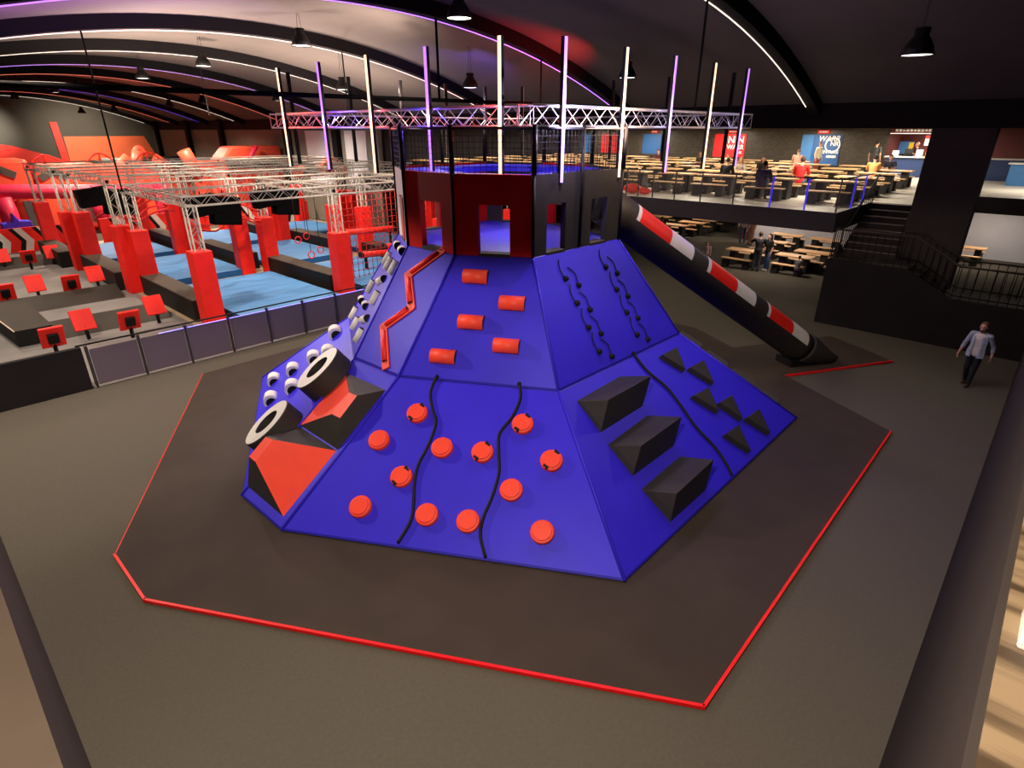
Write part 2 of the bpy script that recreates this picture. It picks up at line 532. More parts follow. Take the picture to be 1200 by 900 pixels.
# ------------------------------------------------------------------ mats under the pyramid
def mat_piece(name, label, pts, h, red_edges):
    t = thing(name, label, 'mat', (sum(p[0] for p in pts) / len(pts), sum(p[1] for p in pts) / len(pts), 0))
    MB().poly([(x, y, 0.004) for x, y in pts], (0, 0, h - 0.004)).build('pad', 'mat_dark', t)
    e = MB()
    n = len(pts)
    cx, cy = t.location.x, t.location.y
    for i in red_edges:
        a, b = Vector((*pts[i], 0)), Vector((*pts[(i + 1) % n], 0))
        d = (b - a).normalized()
        nn = Vector((d.y, -d.x, 0))
        if nn.dot(Vector((cx, cy, 0)) - a) > 0:
            nn = -nn
        wd = 0.007 if (len(pts) == 8 and i == 5) else 0.02
        e.obox((a + b) / 2 + nn * (wd + 0.002) + Vector((0, 0, h * 0.58)), (d, nn, (0, 0, 1)), ((b - a).length / 2 + 0.02, wd, h * 0.4))
    e.build('edge_trim', 'trim_red', t)
    return t


MATP = [(4.76, 1.49), (13.59, 1.52), (17.3, 7.9), (17.3, 9.25), (13.6, 15.7), (4.7, 15.7), (0.97, 9.24), (0.98, 7.89)]
mat_piece('safety_mat', 'large dark eight-sided safety mat with red edging beneath the blue pyramid', MATP, 0.06, (0, 5, 6, 7))
a = Vector((15.19, 4.33, 0))
d = Vector((0.866, -0.5, 0))
q = Vector((0.5, 0.866, 0))
mp = [a, a + d * 3.65, a + d * 3.65 + q * 2.2, a + q * 2.2]
mat_piece('landing_mat', 'dark rectangular landing mat with one red edge at the foot of the slide', [(p.x + 0.03, p.y) for p in mp], 0.06, (0,))

# ------------------------------------------------------------------ climbing pyramid
B8 = [(5.77, 3.18, 0.1), (2.95, 7.87, 0.1), (2.93, 9.3, 0.1), (5.62, 14.2, 0.1), (12.76, 14.15, 0.1), (15.6, 9.3, 0.1), (15.6, 7.87, 0.1), (12.76, 3.18, 0.1)]
M8 = [(7.17, 5.6, 1.87), (5.67, 8.16, 1.87), (5.63, 9.55, 1.87), (7.1, 12.05, 1.87), (11.4, 12.05, 1.87), (12.85, 9.55, 1.87), (12.85, 8.16, 1.87), (11.4, 5.58, 1.87)]
T8 = [(7.93, 6.9, 3.9), (7.2, 8.2, 3.88), (7.2, 9.62, 3.88), (7.93, 10.9, 3.9), (10.66, 10.9, 3.9), (11.4, 9.6, 3.9), (11.4, 8.2, 3.9), (10.66, 6.88, 3.9)]
PYR = thing('climbing_pyramid', 'huge blue climbing pyramid with red, black and white holds on its sides', 'climbing wall', (9.27, 8.7, 0.06))


def face(i, lower):
    A, Bv = (B8, M8) if lower else (M8, T8)
    j = (i + 1) % 8
    p = [Vector(A[i]), Vector(A[j]), Vector(Bv[j]), Vector(Bv[i])]
    c = sum(p, Vector()) / 4
    n = (p[1] - p[3]).cross(p[2] - p[0]).normalized()
    if n.z < 0:
        n = -n
    return p, c, n


def panel(i, lower):
    p, c, n = face(i, lower)
    o = MB()
    inset = []
    for k in range(4):
        v = p[k]
        e1 = (p[(k + 1) % 4] - v).normalized()
        e0 = (p[(k - 1) % 4] - v).normalized()
        s = max(0.3, e1.cross(e0).length)
        inset.append(v + (e1 + e0) * (0.035 / s))
    base = [v - n * 0.05 for v in p]
    low = [v - n * 0.012 for v in p]
    o.add(low + inset, [(0, 1, 5, 4), (1, 2, 6, 5), (2, 3, 7, 6), (3, 0, 4, 7)], 1)
    o.add(inset, [(0, 1, 2, 3)], 0)
    o.add(base + low, [(0, 1, 5, 4), (1, 2, 6, 5), (2, 3, 7, 6), (3, 0, 4, 7)], 1)
    o.add(base, [(3, 2, 1, 0)], 1)
    return o.build('wall_panel', ['blue', 'blue_seam'], PYR)


for i in range(8):
    panel(i, True)
    panel(i, False)
# piping along the ridges
for i in range(8):
    for A, Bv in ((B8, M8), (M8, T8)):
        c0 = Vector((9.27, 8.7, 0))
        a, b = Vector(A[i]), Vector(Bv[i])
        MB().tube([a, b], 0.022, 8).build('ridge_piping', 'blue', PYR)


def prj(pt, i, lower, h=0.0):
    p, c, n = face(i, lower)
    v = Vector(pt)
    return v - n * ((v - c).dot(n)) + n * h


# round red holds
DISCS = [(5.46, 7.37, 1.43), (6.42, 5.75, 1.43), (4.78, 7.59, 1.08), (5.36, 6.61, 1.07), (5.72, 6.01, 1.07), (6.3, 5.01, 1.07), (4.67, 6.85, 0.71), (5.62, 5.26, 0.72), (3.99, 7.07, 0.36), (4.58, 6.11, 0.37), (4.92, 5.52, 0.36), (5.51, 4.51, 0.36)]
NOTCH = (0, 1, 4, 5, 6)
p, c, nf = face(0, True)
along0 = (p[0] - p[1]).normalized()
upf0 = nf.cross(along0).normalized()
if upf0.z < 0:
    upf0 = -upf0
for k, pt in enumerate(DISCS):
    q = prj(pt, 0, True, -0.01)
    h = MB()
    h.lathe([(0.0, 0.115), (0.142, 0.115), (0.148, 0.095), (0.172, 0.09), (0.185, 0.072), (0.185, 0.0)], q, 36, 0, nf, sm=False)
    ob = h.build('round_hold', 'orange_red', PYR)
    if k in NOTCH:
        for sg in (1, -1):
            nb = MB()
            dd = (upf0 * 0.8 + along0 * 0.45).normalized() * sg
            tt = nf.cross(dd)
            nb.obox(q + dd * 0.148 + nf * 0.108, (dd, tt, nf), (0.02, 0.045, 0.012))
            nb.obox(q + dd * 0.165 + nf * 0.1 + tt * 0.03, (dd, tt, nf), (0.02, 0.02, 0.012))
            nb.build('notch', 'black', ob)

# climbing ropes (hang down the faces)
def rope(pts, i, label):
    pp = [prj(v, i, True, 0.035) for v in pts]
    fine = []
    for k in range(len(pp) - 1):
        p0, p1, p2, p3 = pp[max(k - 1, 0)], pp[k], pp[k + 1], pp[min(k + 2, len(pp) - 1)]
        for u in range(5):
            t = u / 5
            fine.append(0.5 * (2 * p1 + (p2 - p0) * t + (2 * p0 - 5 * p1 + 4 * p2 - p3) * t * t + (3 * p1 - p0 - 3 * p2 + p3) * t ** 3))
    fine.append(pp[-1])
    o = MB()
    o.tube(fine, 0.026, 8)
    o.ball(fine[0], 0.04, 0, 8)
    return tag(o.build('climbing_rope', 'black', loc=fine[-1]), label, 'rope', 'ropes on the pyramid')


rope([(6.07, 7.54, 1.9), (5.83, 7.44, 1.7), (5.67, 7.21, 1.51), (5.56, 6.99, 1.35), (5.27, 6.84, 1.1), (4.95, 6.75, 0.86), (4.74, 6.6, 0.66), (4.56, 6.41, 0.47), (4.37, 6.26, 0.29), (4.05, 6.2, 0.08)], 0, 'black climbing rope on the red-disc face, nearer the red and black blocks')
rope([(6.85, 6.23, 1.9), (6.68, 6.05, 1.72), (6.38, 5.97, 1.49), (6.08, 5.97, 1.29), (5.87, 5.78, 1.08), (5.68, 5.59, 0.89), (5.39, 5.45, 0.64), (5.11, 5.37, 0.43), (4.91, 5.24, 0.25), (4.76, 4.98, 0.07)], 0, 'black climbing rope on the red-disc face, nearer the black wedges')
rope([(9.54, 5.62, 1.89), (9.51, 5.26, 1.61), (9.64, 4.88, 1.32), (9.61, 4.53, 1.05), (9.52, 4.11, 0.72), (9.56, 3.76, 0.45), (9.5, 3.48, 0.23), (9.39, 3.26, 0.09)], 7, 'black climbing rope between the black wedges and the black triangles')

# triangles on the right face
pl7, c7, n7 = face(7, True)
TRI = [((10.78, 5.29, 1.79), (10.17, 5.29, 1.79), (10.47, 4.89, 1.48)), ((11.26, 4.87, 1.47), (10.64, 4.88, 1.47), (10.95, 4.47, 1.15)), ((10.67, 4.44, 1.13), (10.06, 4.47, 1.15), (10.38, 4.05, 0.83)), ((11.16, 4.13, 0.89), (10.6, 4.15, 0.9), (10.86, 3.73, 0.58)), ((11.61, 3.68, 0.54), (11.0, 3.7, 0.56), (11.29, 3.29, 0.24)), ((10.58, 3.69, 0.55), (10.02, 3.71, 0.56), (10.3, 3.29, 0.24))]
for t in TRI:
    top = [prj(v, 7, True, 0.12) for v in t]
    cc = sum(top, Vector()) / 3
    bot = [prj(cc + (Vector(v) - cc) * 1.06, 7, True, -0.01) for v in t]
    MB().add(top + bot, [(0, 1, 2), (5, 4, 3), (0, 3, 4, 1), (1, 4, 5, 2), (2, 5, 3, 0)]).build('triangle_hold', 'blackpad', PYR, bevel=0.012)
# the same triangles on the far right face, only their rims show past the ridge
p6, c6, n6 = face(6, True)
for u, w_ in ((0.12, 0.86), (0.12, 0.62), (0.12, 0.38), (0.12, 0.15)):
    e = (p6[0] - p6[1])
    base = p6[1] + e * u
    topp = p6[2] + (p6[3] - p6[2]) * u
    q = base + (topp - base) * w_
    ee = e.normalized()
    uu = (topp - base).normalized()
    tr = [q + uu * 0.2, q - uu * 0.2 - ee * 0.27, q - uu * 0.2 + ee * 0.27]
    MB().poly(tr, n6 * 0.13).build('triangle_hold', 'blackpad', PYR)
# wedges
for A, Bq, E, F, Cc, D in (((7.37, 5.36, 1.69), (8.76, 5.39, 1.72), (7.34, 4.81, 1.26), (8.71, 4.82, 1.27), (8.87, 4.78, 1.87), (7.47, 4.77, 1.87)),
                           ((7.29, 4.63, 1.12), (8.64, 4.68, 1.16), (7.29, 4.1, 0.71), (8.67, 4.1, 0.71), (8.79, 4.05, 1.31), (7.41, 4.04, 1.3)),
                           ((7.25, 3.91, 0.57), (8.61, 3.94, 0.59), (7.3, 3.36, 0.14), (8.54, 3.36, 0.14), (8.72, 3.33, 0.75), (7.37, 3.31, 0.73))):
    vs = [prj(A, 7, True, -0.01), prj(Bq, 7, True, -0.01), prj(F, 7, True, -0.01), prj(E, 7, True, -0.01), D, Cc]
    MB().add(vs, [(0, 1, 2, 3), (0, 4, 5, 1), (3, 2, 5, 4), (0, 3, 4), (1, 5, 2)]).build('wedge_volume', 'blackpad', PYR, bevel=0.012)
# red half rolls on the upper front face
pu0, cu0, nu0 = face(0, False)
al = (pu0[0] - pu0[1]).normalized()
RL = [((7.13, 7.89, 3.67), (7.37, 7.49, 3.69), (7.24, 7.4, 3.44), (7.0, 7.8, 3.43)), ((7.28, 7.11, 3.29), (7.52, 6.71, 3.31), (7.39, 6.62, 3.06), (7.15, 7.01, 3.04)), ((6.73, 7.63, 2.95), (6.98, 7.22, 2.97), (6.83, 7.12, 2.71), (6.6, 7.52, 2.7)), ((6.91, 6.9, 2.63), (7.15, 6.5, 2.65), (7.0, 6.41, 2.39), (6.76, 6.79, 2.36)), ((6.2, 7.82, 2.39), (6.45, 7.41, 2.41), (6.29, 7.31, 2.14), (6.05, 7.71, 2.12))]
for r4 in RL:
    cc = sum((Vector(v) for v in r4), Vector()) / 4
    MB().half(prj(cc, 0, False, -0.005), al, nu0, 0.14, 0.47, 0, 1).build('half_roll_hold', ['orange_red', 'blackpad'], PYR)
# knobs with rope tails on the upper right face
pu7, cu7, nu7 = face(7, False)
DOT = [(8.52, 6.59, 3.44), (8.54, 6.32, 3.01), (8.57, 6.05, 2.58), (8.58, 5.78, 2.16), (8.8, 6.49, 3.28), (8.82, 6.22, 2.84), (8.84, 5.94, 2.42), (8.87, 5.68, 2.01), (9.83, 6.59, 3.45), (9.87, 6.32, 3.02), (9.88, 6.04, 2.59), (9.9, 5.78, 2.17), (10.11, 6.49, 3.29), (10.14, 6.21, 2.85), (10.16, 5.94, 2.43), (10.19, 5.68, 2.02)]
for k, pt in enumerate(DOT):
    left = (k // 4) % 2 == 0
    q = prj(pt, 7, False, 0.0)
    kb = MB().lathe([(0.0, 0.07), (0.035, 0.068), (0.055, 0.045), (0.055, -0.01)], q, 14, 0, nu7).build('knob_hold', 'black', PYR)
    offs = ((0, 0, 0), (-0.04, 0.05, 0.075), (-0.055, 0.1, 0.14), (-0.03, 0.16, 0.24), (0.03, 0.21, 0.32)) if left else ((0, 0, 0), (0.02, 0.07, 0.1), (0.04, 0.13, 0.19), (-0.02, 0.18, 0.27), (-0.1, 0.21, 0.33))
    tl = [prj(q + Vector(o_), 7, False, 0.02) for o_ in offs]
    MB().tube(tl, 0.011, 6).build('tail', 'black', kb)
# zigzag rail on the left strip
pz, cz, nz = face(1, False)
ZIG = [prj(v, 1, False, 0.0) for v in ((7.24, 8.57, 3.86), (6.82, 9.17, 3.38), (6.46, 8.66, 2.91), (6.12, 9.15, 2.48), (5.71, 8.58, 1.94))]
zz = thing  # (no new thing: rail is part of the pyramid)
band = MB()
for k in range(4):
    a, b = ZIG[k], ZIG[k + 1]
    dd = (b - a).normalized()
    band.obox((a + b) / 2 + nz * 0.012, (dd, nz.cross(dd), nz), ((b - a).length / 2 + 0.06, 0.085, 0.02))
rail = band.build('zigzag_rail', 'orange_red', PYR)
for k in range(4):
    a, b = ZIG[k], ZIG[k + 1]
    L = (b - a).length
    MB().half((a + b) / 2 + nz * 0.03, (b - a), nz, 0.06, L * 0.78, 0, 1).build('rail_roll', ['red', 'blackpad'], rail)
# faceted red and black blocks on the lower strip
def frustum(base, top, mats, fm):
    vs = [prj(v, 1, True, -0.01) for v in base] + [Vector(v) for v in top]
    o = MB()
    for f, m_ in fm:
        o.add(vs, [f], m_)
    o.add(vs, [(3, 2, 1, 0)], 0)
    return o.build('faceted_block', mats, PYR, fix=True)


frustum([(5.36, 9.5, 1.68), (5.39, 8.19, 1.68), (4.26, 8.09, 0.9), (4.25, 9.42, 0.92)], [(4.82, 8.5, 1.72), (4.83, 8.26, 1.73), (4.43, 8.22, 1.45), (4.42, 8.47, 1.45)], ['blackpad', 'orange_red'],
        [((0, 1, 5, 4), 0), ((1, 2, 6, 5), 0), ((2, 3, 7, 6), 0), ((3, 0, 4, 7), 1), ((4, 5, 6, 7), 1)])
frustum([(4.25, 9.36, 0.92), (4.26, 8.09, 0.9), (3.13, 8.01, 0.12), (3.12, 9.33, 0.13)], [(3.57, 9.38, 0.99), (3.6, 9.15, 1.01), (3.215, 9.1, 0.745), (3.215, 9.35, 0.75)], ['blackpad', 'orange_red'],
        [((0, 1, 5, 4), 0), ((1, 2, 6, 5), 1), ((2, 3, 7, 6), 0), ((3, 0, 4, 7), 0), ((4, 5, 6, 7), 1)])
# tyres on the left back face
p2, c2, n2 = face(2, True)
for ct in ((4.99, 9.9, 1.77), (3.87, 9.95, 0.96)):
    q = prj(ct, 2, True, 0)
    t = MB()
    t.lathe([(0.27, 0.0), (0.27, 0.38), (0.52, 0.38), (0.535, 0.36), (0.535, 0.0)], q, 40, 0, n2, sm=False, mats=[1, 0, 1, 1])
    t.build('tyre_hold', ['white', 'blackpad'], PYR)
e2 = (p2[1] - p2[0]).normalized()
u2 = n2.cross(e2).normalized()
for pt in ((6.55, 11.9, 1.67), (5.88, 11.78, 1.24), (5.93, 11.19, 1.52), (5.65, 12.4, 0.81), (5.46, 13.07, 0.39), (5.13, 11.46, 0.83), (4.89, 12.08, 0.4)):
    q = prj(pt, 2, True, -0.005)
    MB().half(q, e2, n2, 0.16, 0.32, 0, 0, n=14, h=1.15).half(q, e2, n2, 0.115, 0.326, 1, 1, n=12, h=1.0).build('half_round_hold', ['white', 'black'], PYR)
# pegs on the upper left back face
pu2, cu2, nu2 = face(2, False)
e3 = (pu2[1] - pu2[0]).normalized()
u3 = nu2.cross(e3).normalized()
if u3.z < 0:
    u3 = -u3
PEG = [(7.49, 10.48, 3.75), (7.13, 9.84, 3.77), (7.43, 10.81, 3.42), (7.18, 10.41, 3.4), (6.89, 9.83, 3.45), (6.94, 10.38, 3.09), (7.13, 11.11, 2.79), (6.6, 10.17, 2.81), (7.05, 11.44, 2.44), (6.72, 10.77, 2.51), (6.9, 11.57, 2.13), (6.31, 10.2, 2.41), (6.48, 10.85, 2.13), (6.02, 10.0, 2.17)]
PAX = [1, 1, 0, 0, 0, 2, 0, 0, 1, 1, 0, 2, 0, 0]
for pt, ax in zip(PEG, PAX):
    q = prj(pt, 2, False, -0.005)
    d_ = u3 if ax == 0 else (e3 if ax == 1 else (e3 * 0.9 - u3 * 0.4))
    L = 0.3 if ax == 0 else (0.22 if ax == 1 else 0.42)
    MB().half(q, d_, nu2, 0.09, L, 0, 1, h=1.25).build('peg_hold', ['white', 'black'], PYR)

# ------------------------------------------------------------------ tower on the pyramid
TW = thing('play_tower', 'red and black walled play tower with netted top standing on the blue pyramid', 'play tower', (9.3, 8.9, 3.9))
ZT = 5.3
DOORS = {0: [(0.4, 0.79)], 1: [(0.24, 0.68)], 7: [(0.26, 0.46), (0.75, 0.95)], 2: [(0.3, 0.65)], 3: [(0.2, 0.4), (0.6, 0.8)], 4: [(0.3, 0.7)], 5: [(0.3, 0.7)], 6: [(0.2, 0.8)]}
WM = {0: 'redwall', 1: 'redwall', 7: 'towerblack', 2: 'white', 3: 'redwall', 4: 'towerblack', 5: 'redwall', 6: 'blackpad'}
for i in range(8):
    j = (i + 1) % 8
    a, b = Vector(T8[i]), Vector(T8[j])
    if i == 7:
        a, b = Vector(T8[7]), Vector(T8[0])
    a.z = b.z = 3.86
    dd = (b - a)
    L = dd.length
    dd.normalize()
    nn = Vector((dd.y, -dd.x, 0))
    if nn.dot(a - Vector((9.3, 8.9, 3.86))) < 0:
        nn = -nn
    o = MB()
    cuts = [0.0]
    if i == 7:
        ds = [(1 - u1, 1 - u0) for u0, u1 in ((0.137, 0.337), (0.63, 0.83))]
        ds.sort()
    else:
        ds = DOORS[i]
        if i in (0,):
            ds = [(1 - 0.665, 1 - 0.0 - 0.28 + 0.0)] if False else [(0.29, 0.69)]
        if i == 1:
            ds = [(0.25, 0.68)]
    zs = 4.0
    zd = 4.78
    prev = 0.0
    for u0, u1 in ds + [(1.0, 1.0)]:
        if u0 > prev:
            o.obox(a + dd * L * (prev + u0) / 2 - nn * 0.06 + Vector((0, 0, (ZT - 3.86) / 2)), (dd, nn, (0, 0, 1)), (L * (u0 - prev) / 2, 0.06, (ZT - 3.86) / 2))
        if u1 > u0:
            o.obox(a + dd * L * (u0 + u1) / 2 - nn * 0.06 + Vector((0, 0, (zd + ZT) / 2 - 3.86)), (dd, nn, (0, 0, 1)), (L * (u1 - u0) / 2, 0.06, (ZT - zd) / 2))
        prev = u1
    o.build('wall_panel', WM[i], TW)
    # cage above
    post = MB().tube([a + Vector((0, 0, ZT - 3.86)), a + Vector((0, 0, 6.1 - 3.86))], 0.05, 8)
    post.tube([a - Vector((0, 0, 0.0)) + nn * 0.01, a + Vector((0, 0, ZT - 3.86)) + nn * 0.01], 0.03, 8)
    post.build('cage_post', 'black', TW)
    if L > 2:
        md = (a + b) / 2
        MB().tube([md + Vector((0, 0, 0.05)) + nn * 0.005, md + Vector((0, 0, 6.1 - 3.86))], 0.035, 8).build('cage_post', 'black', TW)
    net = MB()
    nu = int(L / 0.1)
    for k in range(nu + 1):
        p0 = a + dd * (L * k / nu)
        net.tube([p0 + Vector((0, 0, ZT - 3.86)), p0 + Vector((0, 0, 6.02 - 3.86))], 0.0045, 4, sm=False)
    for k in range(8):
        z = ZT - 3.86 + 0.02 + k * 0.1
        net.tube([a + Vector((0, 0, z)), b + Vector((0, 0, z))], 0.0045, 4, sm=False)
    net.build('cage_net', 'black', TW)
    MB().tube([a + Vector((0, 0, 2.18)), b + Vector((0, 0, 2.18))], 0.025, 6).build('cage_rail', 'post_metal', TW)
    # door sill
    for u0, u1 in ds:
        MB().obox(a + dd * L * (u0 + u1) / 2 - nn * 0.1 + Vector((0, 0, 0.03)), (dd, nn, (0, 0, 1)), (L * (u1 - u0) / 2, 0.12, 0.03)).build('door_sill', 'brown_wall', TW)
ctr = Vector((9.3, 8.9, 0))
fl = MB().poly([(p[0] * 0.985 + 9.3 * 0.015, p[1] * 0.985 + 8.9 * 0.015, 3.84) for p in T8], (0, 0, 0.06))
fl.build('floor_mat', 'blue_floor', TW)
# upper deck ring with open middle so light falls in
ring = MB()
for i in range(8):
    a, b = Vector(T8[i]), Vector(T8[(i + 1) % 8])
    ia, ib = ctr + (a - ctr) * 0.6, ctr + (b - ctr) * 0.6
    vs = []
    for z in (5.14, 5.26):
        vs += [(a.x * 0.985 + 9.3 * 0.015, a.y * 0.985 + 8.9 * 0.015, z), (b.x * 0.985 + 9.3 * 0.015, b.y * 0.985 + 8.9 * 0.015, z), (ib.x, ib.y, z), (ia.x, ia.y, z)]
    ring.add(vs, [(3, 2, 1, 0), (4, 5, 6, 7), (2, 3, 7, 6), (0, 1, 5, 4)])
ring.build('upper_floor_mat', 'blue', TW)
# white rounded slot frame on the left back wall
a, b = Vector(T8[2]), Vector(T8[3])
dd = (b - a).normalized()
nn = Vector((-abs(dd.y), abs(dd.x), 0))
MB().obox(a + dd * 0.55 + nn * 0.01 + Vector((0, 0, 0.45)), (dd, nn, (0, 0, 1)), (0.16, 0.012, 0.42)).build('slot', 'redwall', TW)
lamp('POINT', (9.3, 8.9, 4.95), 34, (0.75, 0.7, 1.0), 0.25)

# ------------------------------------------------------------------ slide
SL = thing('tube_slide', 'long black tube slide with red and white bands running down from the tower', 'slide', (17.0, 3.9, 0.06))
s0, s1 = Vector((11.2, 7.42, 4.38)), Vector((16.55, 4.33, 0.4))
ax = (s1 - s0).normalized()
hd = Vector((ax.x, ax.y, 0)).length
side = Vector((0.5, 0.866, 0))
upv = side.cross(ax)
if upv.z < 0:
    upv = -upv
t0 = 0.2
BANDS = [('b', 0.0), ('w', 0.54), ('r', 0.62), ('w', 1.44), ('b', 2.07), ('w', 2.51), ('r', 2.6), ('w', 3.43), ('b', 4.05), ('w', 4.48), ('r', 4.57), ('w', 5.4), ('b', 5.99), ('e', 6.2)]
sm_ = MB()
NS = 36
Rr = 0.43
def sring(h, r=Rr):
    c_ = s0 + ax * ((h - t0) / hd)
    return [c_ + (upv * math.cos(2 * PI * k / NS) + side * math.sin(2 * PI * k / NS)) * r for k in range(NS)]


for (c_, h0), (_, h1) in zip(BANDS[:-1], BANDS[1:]):
    r0, r1 = sring(h0), sring(h1)
    for k in range(NS):
        kk = (k + 1) % NS
        ang = ((k + 0.5) / NS * 360 + 180) % 360 - 180
        painted = -84 < ang < 75
        mi = {'b': 0, 'w': 1, 'r': 2}[c_] if painted else 0
        sm_.add([r0[k], r0[kk], r1[kk], r1[k]], [(0, 1, 2, 3)], mi, True)
tube_o = sm_.build('tube', ['blackpad', 'white', 'red'], SL)
so = tube_o.modifiers.new('solid', 'SOLIDIFY')
so.thickness = 0.03
so.offset = -1
# exit scoop
ex = MB()
prof = []
for k in range(9):
    t = k / 8
    c_ = s0 + ax * ((6.2 - t0) / hd) + Vector((ax.x, ax.y, 0)).normalized() * (t * 0.95) + Vector((0, 0, -0.21 * math.sin(t * PI / 2)))
    a0 = R(10 + 80 * t ** 0.8) if t > 0 else 0
    rr = Rr + 0.03
    uu = (upv * (1 - t) + Vector((0, 0, 1)) * t).normalized()
    ring_ = []
    for j in range(25):
        an = a0 + (2 * PI - 2 * a0) * j / 24
        q = c_ + uu * math.cos(an) * rr * (1 - 0.15 * t) + side * math.sin(an) * rr
        q.z = max(q.z, 0.09)
        ring_.append(q)
    prof.append(ring_)
for k in range(8):
    for j in range(24):
        ex.add([prof[k][j], prof[k][j + 1], prof[k + 1][j + 1], prof[k + 1][j]], [(0, 1, 2, 3)], 0, True)
eo = ex.build('exit_scoop', 'blackpad', SL)
so = eo.modifiers.new('solid', 'SOLIDIFY')
so.thickness = 0.04
bl = MB()
bl.obox(s1 + Vector((-0.15, 0.1, -0.28)), (Vector((ax.x, ax.y, 0)), side, (0, 0, 1)), (0.45, 0.3, 0.14))
bl.build('support_block', 'black', SL)

# ------------------------------------------------------------------ truss helper
def truss(p0, p1, h, w, rc=0.024, rl=0.011, pitch=0.32, updir=(0, 0, 1), ends=True):
    p0, p1 = Vector(p0), Vector(p1)
    t = (p1 - p0)
    L = t.length
    t.normalize()
    u = Vector(updir)
    u = (u - t * u.dot(t)).normalized()
    s_ = t.cross(u)
    o = MB()
    cn = [(a_, b_) for a_ in (-1, 1) for b_ in (-1, 1)]
    P = lambda d_, a_, b_: p0 + t * d_ + u * (a_ * h / 2) + s_ * (b_ * w / 2)
    for a_, b_ in cn:
        o.tube([P(0, a_, b_), P(L, a_, b_)], rc, 6)
    n = max(2, int(L / pitch))
    for k in range(n):
        d0, d1 = L * k / n, L * (k + 1) / n
        f = 1 if k % 2 == 0 else -1
        for b_ in (-1, 1):
            o.tube([P(d0, -f, b_), P(d1, f, b_)], rl, 4, caps=False, sm=False)
        for a_ in (-1, 1):
            o.tube([P(d0, a_, -f), P(d1, a_, f)], rl, 4, caps=False, sm=False)
    if ends:
        for d_ in (0.0, L):
            o.tube([P(d_, -1, -1), P(d_, 1, -1), P(d_, 1, 1), P(d_, -1, 1), P(d_, -1, -1)], rl * 1.5, 5)
    return o


# ------------------------------------------------------------------ ring truss over the tower
RG = thing('lighting_truss', 'square steel lighting truss hanging high around the tower', 'truss', (12.4, 11.6, 6.08))
x0, x1, y0, y1, zc = 7.95 + 0.165, 16.75, 6.95 + 0.165, 16.15, 6.235
truss((x0 - 0.165, y0, zc), (x1 + 0.165, y0, zc), 0.33, 0.33, 0.024, 0.007, 0.42).build('truss_beam', 'steel_w', RG)
truss((x0, y0 + 0.2, zc), (x0, y1 - 0.2, zc), 0.33, 0.33, 0.024, 0.007, 0.42).build('truss_beam', 'steel_w', RG)
truss((x0 - 0.165, y1, zc), (x1 + 0.165, y1, zc), 0.33, 0.33, 0.024, 0.007, 0.42).build('truss_beam', 'steel_w', RG)
truss((x1, y0 + 0.2, zc), (x1, y1 - 0.2, zc), 0.33, 0.33, 0.024, 0.007, 0.42).build('truss_beam', 'steel_w', RG)
for x, y in ((13.9, 7.1), (16.6, 14.2)):
    MB().tube([(x, y, 6.4), (x, y, vz(x) + 0.1)], 0.03, 6).build('hanger', 'black', RG)
for k_, (x, y, z) in enumerate(((5.35, 21.4, 4.3), (13.6, 21.4, 6.4), (11.2, 28.6, 6.6))):
    tag(MB().tube([(x, y, z), (x, y, vz(x) + 0.1)], 0.025, 6).build('hanger_rod', 'black', loc=(x, y, z)), 'thin black rod hanging from a vault arch, ' + ['left of the gantries', 'behind the lighting truss', 'far down the hall'][k_], 'rod')


def light_bar(x, y, nx, ny, col, label):
    o = thing('light_bar', label, 'light bar', (x, y, 5.14), 0, 'light bars on the hanging truss')
    MB().obox((x - nx * 0.022, y - ny * 0.022, 6.285), ((ny, nx, 0), (nx, ny, 0), (0, 0, 1)), (0.041, 0.034, 1.15)).build('housing', 'black', o)
    MB().obox((x + nx * 0.016, y + ny * 0.016, 6.285), ((ny, nx, 0), (nx, ny, 0), (0, 0, 1)), (0.036, 0.004, 1.145)).build('light_strip', 'led_' + col, o)
    return o


for k in range(5):
    cn_, cr_ = ('purple', 'cream') if k % 2 == 0 else ('cream', 'purple')
    light_bar(8.65 + 1.86 * k, 6.88, 0, -1, cn_, '%s light bar, %s from the front truss corner toward the dining deck' % ('purple' if cn_ == 'purple' else 'warm white', ORD[k]))
    light_bar(7.86, 7.63 + 1.935 * k, -1, 0, cr_, '%s light bar, %s from the front truss corner toward the blue mats' % ('purple' if cr_ == 'purple' else 'warm white', ORD[k]))
    light_bar(8.65 + 1.86 * k, 16.38, 0, 1, cn_, 'light bar seen from behind on far left truss, %s from left' % ORD[k])
    lamp('POINT', (8.65 + 1.86 * k, 6.62, 6.15), 150 if k < 2 else 8, (0.62, 0.55, 1.0) if cn_ == 'purple' else (1.0, 0.65, 0.5), 0.03)
    lamp('POINT', (7.79, 7.63 + 1.935 * k, 6.24), 28, (0.08, 0.05, 1.0) if cr_ == 'purple' else (1.0, 0.06, 0.05), 0.03)
    if cn_ == 'purple' and k < 3:
        lamp('AREA', (8.65 + 1.86 * k, 6.84, 6.285), 42, (0.14, 0.08, 1.0), 0.06, (8.65 + 1.86 * k, 2.0, 1.5), sy=2.2).data.spread = R(100)
    if cr_ == 'purple':
        lamp('AREA', (7.82, 7.63 + 1.935 * k, 6.285), 20, (0.3, 0.16, 1.0), 0.06, (3.0, 7.63 + 1.935 * k, 1.5), sy=2.2).data.spread = R(100)
    light_bar(16.98, 7.63 + 1.935 * k, 1, 0, cr_, 'light bar seen from behind on far right truss, %s from right' % ORD[k])

